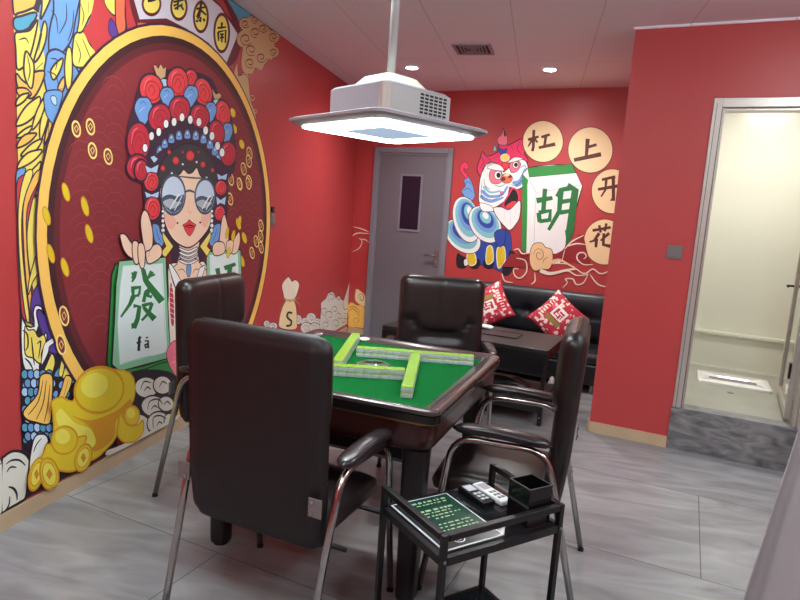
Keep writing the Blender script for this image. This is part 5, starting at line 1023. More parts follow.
BACK_ART = """nv,k,7,11 1398,1223 1403,1000 1525,956 1671,929 1787,900 1835,987 1809,1310 1580,1292
bk,k,5,11 1266,1044 1266,931 1309,892 1376,913 1374,997 1318,1026
bk,k,5,11 1420,979 1417,917 1486,902 1525,950 1505,1010
bk,k,5,11 1564,1002 1570,933 1643,918 1673,971 1648,1023
bk,k,5,11 1769,939 1775,876 1840,878 1895,993 1885,1100 1827,1122 1818,1012
gold,w,9,11 1382,1068 1381,984 1424,932 1480,966 1457,1061
gold,w,9,11 1588,1142 1583,1017 1610,964 1663,1011 1639,1146
gold,w,9,11 1694,1138 1704,1001 1733,935 1789,1023 1763,1157
w,k,3,11 1346,981 1357,925 1394,943 1380,998
b,k,6,11 1280,1657 1253,1697 1292,1754 1274,1794 1297,1863 1355,1797 1391,1717 1404,1636 1337,1578
,nv,6,10 1268,1698 1324,1728 1376,1690
,nv,6,10 1282,1767 1317,1796 1358,1765
hp,k,5,11 1239,1983 1215,1928 1249,1870 1295,1822 1308,1863 1270,1897 1262,1930 1298,1917 1312,1953 1279,1995
w,k,7,11 1401,1344 1479,1264 1512,1175 1491,1100 1421,1059 1320,1064 1215,1114 1134,1195 1101,1287 1124,1363 1196,1402 1298,1395
tq,,7,11 1381,1343 1447,1275 1474,1200 1456,1137 1398,1104 1313,1108 1224,1150 1157,1218 1129,1295 1148,1358 1208,1392 1294,1386
b,,7,11 1358,1342 1410,1288 1432,1229 1417,1180 1371,1153 1304,1157 1235,1190 1182,1244 1160,1304 1175,1354 1222,1380 1290,1375
nv,,7,11 1338,1341 1377,1300 1394,1255 1383,1218 1347,1198 1297,1201 1244,1226 1204,1267 1188,1312 1199,1350 1235,1369 1286,1366
tq,,7,11 1317,1339 1344,1312 1355,1281 1348,1256 1324,1242 1289,1244 1254,1262 1227,1289 1215,1320 1223,1346 1247,1359 1282,1357
w,,7,11 1297,1338 1311,1324 1317,1307 1313,1294 1300,1287 1282,1288 1263,1297 1249,1312 1243,1328 1247,1342 1260,1349 1278,1347
w,k,7,11 1475,1450 1498,1330 1478,1230 1421,1177 1340,1185 1258,1254 1197,1364 1174,1486 1195,1587 1254,1638 1335,1627 1416,1558
tq,,7,11 1457,1461 1477,1360 1460,1277 1412,1232 1344,1239 1275,1297 1224,1390 1205,1492 1223,1576 1272,1619 1340,1611 1407,1553
b,,7,11 1438,1474 1453,1395 1440,1329 1402,1295 1349,1301 1295,1346 1255,1419 1240,1499 1253,1565 1292,1599 1345,1592 1398,1546
nv,,7,11 1420,1486 1432,1426 1422,1376 1393,1350 1353,1355 1312,1389 1282,1444 1270,1505 1280,1555 1310,1580 1350,1575 1390,1541
tq,,7,11 1403,1498 1410,1457 1403,1423 1384,1405 1357,1409 1329,1432 1308,1469 1301,1510 1308,1544 1327,1562 1355,1558 1382,1535
w,,7,11 1385,1510 1389,1488 1385,1470 1375,1461 1360,1462 1346,1475 1335,1495 1331,1516 1335,1534 1345,1543 1360,1542 1374,1529
w,k,7,11 1661,1464 1714,1372 1722,1280 1683,1212 1606,1186 1511,1210 1425,1278 1370,1372 1362,1465 1403,1533 1482,1557 1576,1532
tq,,7,11 1642,1467 1686,1389 1693,1312 1660,1255 1595,1234 1516,1254 1443,1311 1397,1389 1391,1468 1425,1525 1491,1545 1570,1524
b,,7,11 1620,1470 1655,1409 1660,1348 1634,1303 1583,1287 1521,1303 1464,1347 1428,1409 1422,1471 1450,1515 1501,1531 1563,1514
nv,,7,11 1600,1472 1627,1426 1631,1380 1611,1346 1572,1334 1525,1346 1482,1380 1455,1427 1451,1473 1471,1507 1510,1519 1557,1506
tq,,7,11 1580,1475 1599,1444 1601,1412 1588,1389 1561,1381 1529,1389 1500,1412 1482,1444 1479,1476 1493,1499 1519,1507 1551,1498
w,,7,11 1561,1478 1570,1461 1572,1445 1565,1432 1551,1428 1534,1432 1518,1445 1508,1461 1507,1478 1514,1490 1528,1495 1545,1490
nv,k,6,11 1651,1298 1691,1165 1760,1184 1760,1333
hp,k,10,11 1442,1855 1401,1934 1426,2029 1447,2109 1495,2057 1603,2099 1609,2178 1646,2231 1651,2322 1675,2245 1699,2167 1823,2233 1873,2208 1886,2079 1925,2016 1720,1892 1535,1778
pk,out,6,11 1615,2178 1591,2230 1633,2283 1644,2341 1665,2257 1688,2278 1692,2180
nv,k,4,11 1598,2157 1656,2127 1701,2141 1690,2088 1632,2087
y,w,7,11 1732,2050 1726,2028 1705,2014 1678,2013 1655,2026 1644,2048 1650,2069 1671,2083 1698,2084 1722,2071
r,k,5,11 1745,1971 1739,1950 1720,1936 1695,1935 1673,1948 1663,1969 1668,1991 1688,2005 1713,2005 1735,1993
tq,k,4,11 1569,2165 1592,2125 1560,2112
w,k,9,11 1476,1950 1445,1828 1445,1666 1468,1572 1573,1524 1667,1570 1756,1655 1765,1761 1844,1738 1920,1794 1940,1912 1911,2015 1842,2039 1764,1998 1691,1904 1599,1994 1515,1991
b,,0,11 1474,1694 1558,1643 1692,1667 1746,1755 1730,1765 1678,1688 1562,1673 1495,1722
b,,0,11 1467,1638 1580,1592 1705,1643 1697,1660 1579,1618 1483,1669
b,,0,11 1837,1763 1902,1813 1928,1935 1910,1940 1879,1826 1816,1791
b,,0,11 1805,1787 1873,1823 1909,1934 1891,1941 1851,1839 1789,1818
tq,,0,11 1487,1738 1569,1688 1669,1709 1665,1725 1572,1709 1503,1760
pk,k,6,11 1540,1872 1576,1793 1660,1797 1681,1864 1637,1942 1571,1940
w,k,5,11 1672,1874 1667,1849 1649,1833 1625,1832 1604,1846 1594,1871 1599,1896 1617,1912 1641,1913 1662,1899
bk,,0,11 1661,1874 1658,1858 1648,1848 1634,1847 1622,1857 1616,1872 1619,1888 1629,1898 1643,1898 1655,1889
pk,k,6,11 1740,1971 1768,1906 1826,1922 1855,1988 1816,2026 1762,2019
w,k,5,11 1834,1982 1830,1962 1817,1949 1798,1949 1782,1960 1774,1980 1778,2000 1792,2013 1810,2013 1826,2002
bk,,0,11 1826,1982 1823,1969 1815,1961 1803,1961 1793,1968 1788,1981 1790,1993 1799,2001 1811,2001 1821,1994
w,k,5,11 1514,1938 1572,1987 1652,1969 1684,1917
w,k,5,11 1723,1997 1786,2056 1869,2040
or,k,6,11 1785,1847 1776,1818 1747,1800 1710,1798 1678,1814 1664,1842 1673,1870 1701,1889 1739,1890 1770,1874
br,,0,11 1714,1839 1707,1822 1689,1817 1673,1828 1671,1846 1685,1858 1704,1855
br,,0,11 1774,1867 1769,1853 1753,1848 1739,1858 1737,1874 1749,1884 1766,1881
pch2,,0,11 1694,1877 1733,1897 1754,1877 1722,1865
bk,hp,14,11 1720,1599 1762,1682 1802,1750 1852,1712 1868,1634 1807,1564 1739,1547
r,k,4,11 1738,1560 1796,1617 1850,1620 1807,1556
w,k,8,11 1614,1539 1696,1558 1782,1536 1882,1635 1897,1477 1864,1394 1807,1331 1742,1372 1665,1448
,si,5,10 1728,1519 1751,1427
,si,5,10 1797,1524 1810,1391
,si,5,10 1849,1553 1845,1447
w,k,5,11 1467,1585 1503,1506 1616,1513 1583,1565
,k,6,10 1467,1896 1495,1964 1571,1998
,k,6,10 1470,1802 1474,1667 1523,1602
,k,6,10 1487,1830 1508,1763 1568,1726
,k,6,10 1519,1642 1606,1625 1711,1692
,k,6,10 1772,1783 1840,1786 1900,1859
,k,6,10 1851,1949 1897,1976 1919,1938
,k,6,10 1606,1776 1663,1762 1716,1791
,out,6,10 1423,2069 1471,2003 1435,1935
,out,6,10 1496,2044 1541,2018 1516,1978
,out,6,10 1825,2207 1805,2142 1851,2079
,out,6,10 1718,2193 1765,2129
,out,6,10 1619,2073 1567,2032
pk,k,4,11 1705,1700 1701,1690 1690,1686 1677,1689 1672,1698 1676,1708 1687,1713 1699,1709
w,k,7,01 1884,1894 1963,1104 2243,1037 2346,1047 2474,1802 2360,1999 2144,1993 1937,1961
g,,0,01 1884,1894 1949,1130 2000,1107 1944,1839
w,,0,01 1935,1870 2011,1108 2050,1098 1996,1742 1942,1805
g,k,4,01 1926,1958 2352,2004 2401,1923 1952,1865
,k,4,10 1953,1850 2036,1718
,k,4,10 2036,1718 2456,1809
,k,4,10 2036,1718 2075,1061
dg,,0,01 2056,1613 2208,1657 2198,1693 2041,1668
dg,,0,01 2099,1762 2104,1528 2149,1527 2143,1760
dg,,0,01 2060,1521 2080,1430 2123,1438 2104,1529
dg,,0,01 2088,1503 2183,1533 2175,1446 2216,1445 2207,1567 2076,1546
dg,,0,01 2101,1421 2204,1443 2194,1480 2091,1457
dg,,0,01 2260,1681 2285,1737 2383,1757 2369,1804 2259,1773 2226,1698
dg,,0,01 2249,1756 2259,1555 2182,1369 2211,1355 2302,1545 2305,1754
dg,,0,01 2290,1619 2394,1646 2384,1682 2278,1661
dg,,0,01 2295,1517 2399,1544 2390,1580 2284,1559
dg,,0,01 2320,1765 2378,1755 2370,1509 2363,1328 2436,1323 2441,1504 2444,1768 2343,1827
dg,,0,01 2429,1314 2372,1379 2355,1371 2375,1286
dg,,0,01 2367,1409 2374,1249 2405,1245 2446,1398
pch2,br,7,11 2249,2215 2246,2155 2224,2099 2186,2055 2134,2025 2074,2014 2012,2022 1953,2049 1904,2092 1869,2148 1853,2210 1857,2272 1880,2328 1920,2372 1973,2400 2034,2410 2095,2400 2153,2373 2200,2330 2233,2275
pch2,br,7,11 2713,2144 2711,2079 2689,2020 2650,1972 2597,1940 2535,1927 2470,1936 2408,1964 2357,2010 2320,2070 2303,2136 2306,2202 2330,2262 2371,2310 2426,2340 2488,2351 2552,2341 2612,2312 2661,2266 2696,2208
pch2,br,7,11 2935,1774 2933,1710 2914,1652 2879,1604 2831,1572 2775,1558 2716,1564 2660,1591 2613,1635 2580,1692 2563,1756 2565,1821 2586,1880 2623,1928 2672,1959 2728,1971 2786,1963 2841,1936 2886,1892 2918,1836
pch2,br,7,11 2928,1305 2926,1238 2906,1176 2870,1125 2820,1089 2762,1072 2700,1077 2642,1103 2593,1147 2559,1206 2542,1273 2544,1341 2565,1404 2604,1455 2655,1489 2713,1504 2774,1497 2830,1471 2878,1427 2911,1370
br,,0,01 1911,2212 2012,2247 2003,2269 1899,2240
br,,0,01 1940,2321 1951,2156 1945,2120 1972,2113 1979,2154 1967,2321
br,,0,01 1944,2251 1906,2162 1917,2156 1969,2238
br,,0,01 1959,2229 1996,2196 2009,2207 1976,2245
br,,0,01 2039,2240 2120,2267 2109,2291 2029,2265
br,,0,01 2064,2265 2060,2171 2087,2168 2091,2262
br,,0,01 2023,2138 2181,2172 2170,2206 2014,2164
br,,0,01 2456,2244 2466,2066 2494,2064 2495,2242
br,,0,01 2485,2150 2567,2178 2557,2202 2474,2178
br,,0,01 2374,2025 2619,2083 2606,2122 2363,2059
br,,0,01 2650,1855 2767,1889 2758,1913 2642,1879
br,,0,01 2623,1764 2800,1801 2791,1832 2616,1789
br,,0,01 2673,1879 2678,1777 2650,1714 2663,1707 2697,1772 2698,1878
br,,0,01 2731,1895 2756,1681 2751,1705 2740,1676 2786,1678 2761,1896
br,,0,01 2617,1375 2778,1418 2771,1443 2610,1401
br,,0,01 2658,1440 2678,1371 2700,1376 2680,1446
br,,0,01 2721,1467 2713,1391 2735,1387 2743,1463
br,,0,01 2664,1376 2628,1301 2593,1284 2599,1270 2645,1285 2691,1359
br,,0,01 2643,1316 2648,1232 2673,1231 2674,1315
br,,0,01 2756,1385 2691,1304 2704,1292 2777,1364
br,,0,01 2706,1370 2714,1253 2803,1233 2806,1270 2738,1272 2731,1371
mr2,,0,11 2090,1047 2061,971 1907,1122 1952,1144 2029,1114 2297,1139 2377,1217 2470,1313 2536,1335 2634,1064 2801,1064 2824,857 2591,830 2383,824 1776,811 1844,1097
pch,br,7,11 2049,1189 2034,1097 2049,1007 2100,948 2171,973 2242,981 2269,1064 2249,1170 2184,1191 2145,1229 2082,1224
,br,6,10 2072,1104 2084,1150 2116,1171 2150,1160 2170,1127 2168,1091 2148,1068 2123,1069 2106,1088 2103,1112 2113,1130 2128,1133 2139,1124 2142,1111
,br,6,10 2173,1037 2187,1075 2221,1096
,cr,14,10 1869,1136 1914,1150 1959,1108 2028,1123
,cr,14,10 1769,886 1805,815 1891,805
,cr,14,10 2102,930 2114,849 2078,808
,cr,14,10 2371,1190 2440,1275 2536,1335
,cr,14,10 2394,1218 2477,1252 2562,1250
,cr,14,10 2358,1064 2372,1181
,cr,14,10 2272,1038 2430,1044 2576,970 2655,1023 2727,986 2790,1010 2798,1063
,cr,14,10 2173,946 2265,929 2419,981 2510,946 2619,966
,cr,14,10 2618,975 2585,883 2519,858 2479,907 2410,899 2431,866 2393,811
,cr,14,10 2636,968 2721,881 2823,866
,cr,14,10 1904,1057 1999,1038 2019,930 1961,860 1903,881 1887,944 1934,949
,cr,14,10 2650,1066 2566,1058 2501,1104 2504,1157 2554,1171 2583,1138 2561,1110
cr,,0,11 2160,935 2266,922 2421,979 2496,999 2493,1013 2415,1000 2262,953 2167,974
pch,,0,11 2279,1030 2337,1069 2483,1009 2487,1019 2340,1091 2263,1063"""
CORNER_ART = """,cr,11,10 -11,1234 107,1217 190,1190
,cr,11,10 -19,1131 52,1169 197,1173
,cr,11,10 -7,951 78,997 111,1077 71,1112
,cr,11,10 92,1101 150,1101 205,1072
og,gd,7,11 0,80 -8,193 -25,308 19,364 96,340 190,336 228,109 113,84
pch2,gd,7,11 66,510 63,419 94,373 190,336 208,387 190,467 121,517 83,528
,mar,8,10 101,427 111,459 134,476 159,472 174,452 175,427 164,409 147,404 133,411 128,426 132,439 140,445 147,443
,br,7,10 -14,296 41,322 108,295 135,257
,br,7,10 -12,251 42,295 111,251 138,213
,gd,8,10 112,109 78,118 62,143 68,171 90,189 115,191 133,179 136,162 127,147 113,142 101,145 97,153"""
def read_art(txt):
    for ln in txt.split('\n'):
        head, pts = ln.split(' ', 1); f, l, lw, fl = head.split(',')
        yield f, l, int(lw)/1000, fl[0] == '1', fl[1] == '1', [tuple(int(q)/1000 for q in p.split(',')) for p in pts.split()]
def curve(pts, closed, k):
    n = len(pts); out = []
    if n < 3: return pts
    for i in range(n if closed else n-1):
        if closed: p0, p1, p2, p3 = (pts[(i+j-1) % n] for j in range(4))
        else: p0, p1, p2, p3 = pts[max(i-1, 0)], pts[i], pts[i+1], pts[min(i+2, n-1)]
        for j in range(k):
            t = j/k
            out.append(tuple(.5*(2*b+(c-a)*t+(2*a-5*b+4*c-d)*t*t+(3*b-a-3*c+d)*t**3) for a, b, c, d in zip(p0, p1, p2, p3)))
    if not closed: out.append(pts[-1])
    return out
def paint(name, txt, place, zmin=.076):
    bm = bmesh.new(); lay = bm.loops.layers.float_color.new('ink'); boxes = []; bins = {}
    def level(b):
        best = 0; cells = [(i, j) for i in range(int(b[0]/.2)-1, int(b[2]/.2)+2) for j in range(int(b[1]/.2)-1, int(b[3]/.2)+2)]
        for c in cells:
            for (q, lv) in bins.get(c, ()):
                if lv >= best and q[0] < b[2] and q[2] > b[0] and q[1] < b[3] and q[3] > b[1]: best = lv+1
        for c in cells: bins.setdefault(c, []).append((b, best))
        return best
    def put(polys, col, off):
        c = rgb(*PALETTE[col])
        for poly in polys:
            try: f = bm.faces.new([bm.verts.new(place(p[0], min(max(p[1], zmin), CEIL-.003), off)) for p in poly])
            except ValueError: continue
            for lp in f.loops: lp[lay] = c
    for f, l, lw, sm, cl, pts in read_art(txt):
        k = (4 if len(pts) < 14 else 2) if sm else 1
        q = curve(pts, cl, k) if sm else pts
        m = lw/2; b = (min(p[0] for p in q)-m, min(p[1] for p in q)-m, max(p[0] for p in q)+m, max(p[1] for p in q)+m)
        lv = level(b); off = .0006+lv*.00014
        if f:
            tr = tessellate_polygon([[Vector((p[0], p[1], 0)) for p in q]])
            put([[q[i] for i in t] for t in tr], f, off)
        if l:
            n = len(q); L_, R_ = [], []
            for i in range(n):
                a = q[(i-1) % n] if cl else q[max(i-1, 0)]; c_ = q[(i+1) % n] if cl else q[min(i+1, n-1)]
                dx, dy = c_[0]-a[0], c_[1]-a[1]; d = math.hypot(dx, dy) or 1
                wd = lw/2 if cl else lw/2*(.45+.55*math.sin(math.pi*min(1, max(0, i/(n-1)))))
                L_.append((q[i][0]-dy/d*wd, q[i][1]+dx/d*wd)); R_.append((q[i][0]+dy/d*wd, q[i][1]-dx/d*wd))
            put([[L_[i], L_[(i+1) % n], R_[(i+1) % n], R_[i]] for i in range(n if cl else n-1)], l, off+.00006)
    me = bpy.data.meshes.new(name); bm.to_mesh(me); bm.free(); me.materials.append(M['ink'])
    o = bpy.data.objects.new(name, me); COL.objects.link(o); return o
tag(paint('wall_mural', LEFT_ART, lambda a, b, d: (-2.07+d, a, b)), 'large mural of woman in opera headdress and sunglasses inside gold ring, left wall', 'mural')
tag(paint('wall_mural', BACK_ART+'\n'+CORNER_ART, lambda a, b, d: fr(BACK0, a, -d, b)), 'mural of a dancing lion and big green-lettered tile above the black sofa', 'mural')

# ---------------- doors ----------------
d1 = thing('door_1', 'closed grey door with narrow dark glass panel at back of room', 'door', fr(BACK0, .216, 0), PHI); d1['kind'] = 'structure'; del d1['category']
W_ = .926
bm = bmesh.new(); box(bm, 0, .055, -.035, -.001, 0, 2.125, .006); box(bm, W_-.055, W_, -.035, -.001, 0, 2.125, .006); box(bm, .055, W_-.055, -.035, -.001, 2.07, 2.125, .006)
box(bm, .055, .075, -.02, -.001, 0, 2.07); box(bm, W_-.075, W_-.055, -.02, -.001, 0, 2.07); box(bm, .075, W_-.075, -.02, -.001, 2.05, 2.07)
link('door_frame', bm, 'greyf', d1)
link('door_leaf', B(.078, W_-.078, -.012, -.001, .006, 2.047), 'grey', d1)
bm = bmesh.new(); X0, X1, Z0, Z1 = .335, .60, 1.235, 1.85
box(bm, X0, X1, -.02, -.012, Z0, Z0+.022); box(bm, X0, X1, -.02, -.012, Z1-.022, Z1); box(bm, X0, X0+.022, -.02, -.012, Z0+.022, Z1-.022); box(bm, X1-.022, X1, -.02, -.012, Z0+.022, Z1-.022)
gf = link('window_frame', bm, 'greyf', d1); link('window_pane', B(X0+.022, X1-.022, -.0155, -.0125, Z0+.022, Z1-.022), 'dglass', gf)
hx = .815
h = link('door_handle', B(hx-.02, hx+.02, -.020, -.0121, .88, 1.06, .004), 'steel', d1)
link('lever', tube(bmesh.new(), [(hx, -.018, 1.0), (hx, -.06, 1.0), (hx-.12, -.06, 1.0)], .009, bend=.02), 'steel', h, True)
link('thumb_turn', disc(bmesh.new(), (hx, -.038, .93), .012, .018, axis='y'), 'steel', h, True)

# bathroom doorway frame and glass door
df = thing('door_2', 'silver-framed glass bathroom door standing open inwards above the stone step', 'door', fr(PART0, .51, 0), PHI); df['kind'] = 'structure'; del df['category']
bm = bmesh.new()
for a, b in ((0, .05), (.70, .75)): box(bm, a, b, -.014, .115, .286, 2.262, .004)
box(bm, .05, .70, -.014, .115, 2.205, 2.262, .004)
link('door_frame', bm, 'alu', df)
bm = bmesh.new(); box(bm, .05, .068, .01, .10, .286, 2.205, .003); box(bm, .682, .70, .01, .10, .286, 2.205, .003); box(bm, .068, .682, .01, .10, 2.19, 2.205); link('door_stop', bm, 'alu', df)
bm = bmesh.new(); box(bm, .050, .0535, .0, .01, .286, 2.2); box(bm, .018, .021, -.0155, -.0142, .29, 2.23); link('gasket', bm, 'alud', df)
hinge = fr(PART0, 1.175, .125); far = Vector((1.869, 4.938, 0)); dv = far-hinge; dv.z = 0; Ld = dv.length; az = math.atan2(dv.y, dv.x)-PHI
loc = Vector((hinge-fr(PART0, .51, 0)).to_tuple()); loc = Matrix.Rotation(-PHI, 3, 'Z') @ loc
leafm = Matrix.Translation((loc.x, loc.y, 0)) @ Matrix.Rotation(az, 4, 'Z')
def dleaf(name, bm, m, parent=None):
    if parent is None:
        o = link(name, bm, m, df); o.matrix_local = leafm; return o
    return link(name, bm, m, parent)
bm = bmesh.new(); box(bm, 0, .045, -.018, .018, .30, 2.18, .003); box(bm, Ld-.045, Ld, -.018, .018, .30, 2.18, .003); box(bm, .045, Ld-.045, -.018, .018, .30, .36, .003); box(bm, .045, Ld-.045, -.018, .018, 2.12, 2.18, .003)
lf = dleaf('door_leaf', bm, 'alu')
link('glass_pane', B(.045, Ld-.045, -.004, .004, .36, 2.12), 'glass', lf)
bm = bmesh.new(); box(bm, .0, .05, .0185, .032, .56, .66, .003); box(bm, 0, .05, .0185, .032, 1.8, 1.9, .003); link('hinge', bm, 'black', lf)
bm = bmesh.new(); tube(bm, [(Ld-.02, .018, 1.1), (Ld-.02, .06, 1.1), (Ld-.12, .06, 1.1)], .008, bend=.015); link('door_handle', bm, 'black', lf, True)

# squat toilet and drain
t = thing('squat_toilet', 'white ceramic squat toilet set in the raised bathroom floor', 'toilet', (1.62, 5.19, .28), PHI)
bm = bmesh.new(); outer = rrect(.255, .2, .03)
def sc(p, k, kx=None): return [(x*(kx or k), y*k) for x, y in p]
inner = [(x*.72, y*.42) for x, y in rrect(.255, .2, .12)]
loft(bm, [[(x, y, .001) for x, y in outer], [(x, y, .018) for x, y in outer], [(x*.97, y*.96, .022) for x, y in outer], [(x, y, .019) for x, y in inner], [(x*.9, y*.85, .006) for x, y in inner]], cap=True)
link('pan', bm, 'ceramic', t, 'auto')
bm = bmesh.new()
for i in range(5): box(bm, -.17+i*.0, .17, -.06+i*.026, -.052+i*.026, .0062, .012)
link('grooved_recess', bm, 'vent', t)
tag(link('floor_drain', disc(bmesh.new(), (0, 0, 0), .02, .004), 'steel', loc=(1.5, 4.82, .2805)), 'small round drain dot in the bathroom floor', 'drain')

# ---------------- ceiling fittings, added fill domes ----------------
def downlight(x, y, label):
    t = thing('downlight', label, 'ceiling light', (x, y, CEIL), 0, 'recessed ceiling downlights' )
    pts = lambda r, z: [(r*math.cos(2*math.pi*i/24), r*math.sin(2*math.pi*i/24), z) for i in range(24)]
    link('trim_ring', loft(bmesh.new(), [pts(.05, -.001), pts(.066, -.001), pts(.066, -.006), pts(.05, -.010)], close=True), 'white', t, 'auto')
    link('lit_lens', disc(bmesh.new(), (0, 0, -.006), .0495, .004, 24), 'spotemit', t)
LBL = ['lit round downlight in ceiling beside the lamp pole, nearer the left wall', 'lit round downlight in ceiling above the sofa, right of the vent']
for i, (x, y) in enumerate(DOWN): downlight(x, y, LBL[i])
DL = ['added out-of-view fill dome between the pendant and the mural', 'added out-of-view fill dome over the open floor before the bathroom step', 'added out-of-view fill dome left of the viewer', 'added out-of-view fill dome right of the viewer', 'added out-of-view fill dome farthest behind the viewer', 'added out-of-view fill dome nearest the right wall, beyond the curtain']
for (x, y), lb in zip(FILL_DOMES, DL):  # added light sources on the unseen part of the ceiling
    t = thing('added_fill_lamp', lb, 'ceiling light', (x, y, CEIL), 0, 'added fill domes out of view')
    link('base', disc(bmesh.new(), (0, 0, -.02), .22, .019, 32), 'white', t, 'auto')
    link('fill_dome_shell', loft(bmesh.new(), [[(r*math.cos(2*math.pi*i/32), r*math.sin(2*math.pi*i/32), z) for i in range(32)] for r, z in ((.2, -.0205), (.2, -.05), (.17, -.075), (.1, -.09), (.02, -.095))]), 'fill_dome', t, True)
t = thing('ceiling_vent', 'small square air vent grille in the pale ceiling', 'vent', (-.62, 4.87, CEIL), R(-2))
bm = bmesh.new()
for a in (-1, 1): box(bm, -.145, .145, a*.135-.012, a*.135+.012, -.012, -.001); box(bm, a*.135-.012, a*.135+.012, -.123, .123, -.012, -.001)
link('frame', bm, 'vent', t)
link('backing', B(-.123, .123, -.123, .123, -.004, -.001), 'slot', t)
bm = bmesh.new()
for k in range(1, 5):
    a = .123-k*.026
    for s in (-1, 1): box(bm, -a, a, s*a-.005, s*a+.005, -.012, -.0045); box(bm, s*a-.005, s*a+.005, -a+.006, a-.006, -.012, -.0045)
link('louvres', bm, 'vent', t)

# pendant lamp over the table
t = thing('pendant_lamp', 'square silver pendant lamp with glowing ring panel over the mahjong table', 'lamp', (-.645, 2.5, 1.760), R(55))
PL = .304
ring = lambda h, z, r=.05: [(x, y, z) for x, y in rrect(h, h, r)]
link('plate', loft(bmesh.new(), [ring(PL-.02, .030), ring(PL, .022), ring(PL, .012), ring(PL-.03, -.004), ring(PL-.035, -.004)][::-1]), 'lampbody', t, 'auto')
link('light_panel', loft(bmesh.new(), [ring(PL-.04, -.0045), ring(PL-.04, -.012), ring(.14, -.012), ring(.14, -.0045)], close=True), 'emit', t)
link('centre_panel', loft(bmesh.new(), [ring(.138, -.0045, .03), ring(.138, -.013, .03), ring(.125, -.015, .03)]), 'lampblue', t)
HB = .18
hs = link('housing', loft(bmesh.new(), [ring(HB, .0305, .03), ring(HB, .145, .03), ring(HB-.012, .155, .03)]), 'lampbody', t, 'auto')
cap = link('cap', loft(bmesh.new(), [ring(HB-.055, .1555, .03), ring(HB-.095, .205, .03), ring(HB-.115, .212, .03)]), 'cream', t, 'auto')
# the corner nearest the viewer has a metal strip, the face right of it the grille
bm = bmesh.new(); q = [(x*1.012, y*1.012) for x, y in rrect(HB, HB, .03, 6)]
cs = q[14:21]
loft(bm, [[(x, y, z) for x, y in cs]+[(x*.975, y*.975, z) for x, y in cs[::-1]] for z in (.031, .146)]); link('corner_strip', bm, 'champagne', t, 'auto')
bm = bmesh.new()
for i in range(6):
    for j in range(7): box(bm, .0+i*.0255, .019+i*.0255, 0, .002, .045+j*.0135, .053+j*.0135)
g = link('grille', bm, 'slot', t); g.location = (.002, -HB-.0022, 0)
g2 = link('face_panel', B(-.15, .17, -HB-.0015, -HB-.0003, .036, .142), 'lampgrey', t)
link('pole', disc(bmesh.new(), (0, 0, .213), .017, CEIL-1.760-.213-.02, 16), 'lampgrey', t, True)
link('ceiling_rose', disc(bmesh.new(), (0, 0, CEIL-1.760-.02), .05, .019, 24), 'steel', t, 'auto')

# wall switches
def switch(loc, rz, w_, h_, label, m='switch'):
    t = thing('light_switch', label, 'switch', loc, rz)
    link('plate', B(-w_/2, w_/2, -.012, -.0005, -h_/2, h_/2, .003), m, t); link('rocker', B(-w_*.36, w_*.36, -.016, -.0121, -h_*.36, h_*.36, .002), m, t)
switch(fr(PART0, .40, 0, 1.30), PHI, .092, .086, 'square grey switch on the red pillar left of the bathroom doorway')
switch((-2.07, 4.54, 1.305), R(90), .075, .085, 'grey wall switch right of the gold ring on left wall')
t = thing('wall_sensor', 'tiny black sensor box above the switch on left wall', 'sensor', (-2.07, 4.53, 1.385), R(90))
link('case', B(-.022, .022, -.014, -.0005, -.022, .022, .003), 'black', t); link('button', disc(bmesh.new(), (0, -.017, 0), .006, .003, axis='y'), 'steel', t)

# ---------------- sofa ----------------
sf = thing('sofa', 'long black leather sofa against the back wall under the lion mural', 'sofa', fr(BACK0, 2.10, 0), PHI)
SH = .83
def puff(bm, x0, x1, y0, y1, z0, z1, face='top', dimples=(), bul=.02, nx=24, ny=14, r=.05):
    """padded box: rounded grid with soft bulge and button dimples on one face"""
    box(bm, x0, x1, y0, y1, z0, z1, r, 4)
bm = B(-SH, SH, -.74, -.06, .06, .25, .02); link('base', bm, 'sofa', sf)
for i in range(3):
    a = -SH+i*2*SH/3
    link('seat_cushion', B(a+.004, a+2*SH/3-.004, -.77, -.22, .252, .345, .035, 4), 'sofa', sf, 'auto')
def tufted(w_, h_):
    bm = bmesh.new(); nx, nz = 60, 22; f = []
    tu = [(-.5*w_+w_*k/6, .5*h_) for k in range(1, 6)]
    for j in range(nz+1):
        row = []
        for i in range(nx+1):
            x = -w_/2+w_*i/nx; z = h_*j/nz
            e = (1-abs(2*x/w_)**10)*(1-abs(2*z/h_-1)**6)
            y = -.02-.05*max(e, 0)**.5+sum(.04*math.exp(-((x-a)**2+(z-b)**2)/.0022) for a, b in tu)
            y += .008*math.exp(-((z-h_*.5)/.02)**2)
            row.append(bm.verts.new((x, y, z)))
        f.append(row)
    for j in range(nz):
        for i in range(nx): bm.faces.new((f[j][i], f[j][i+1], f[j+1][i+1], f[j+1][i]))
    return bm
bm = B(-SH, SH, -.14, -.02, .262, .79, .03, 3); link('back_frame', bm, 'sofa', sf, 'auto')
o = link('backrest', tufted(2*SH-.02, .45), 'sofa', sf, True); o.location = (0, -.125, .345)
for sx in (-1, 1):
    for yy in (-.70, -.12): link('leg', disc(bmesh.new(), (sx*(SH-.08), yy, 0), .02, .06, 12), 'steel', sf)

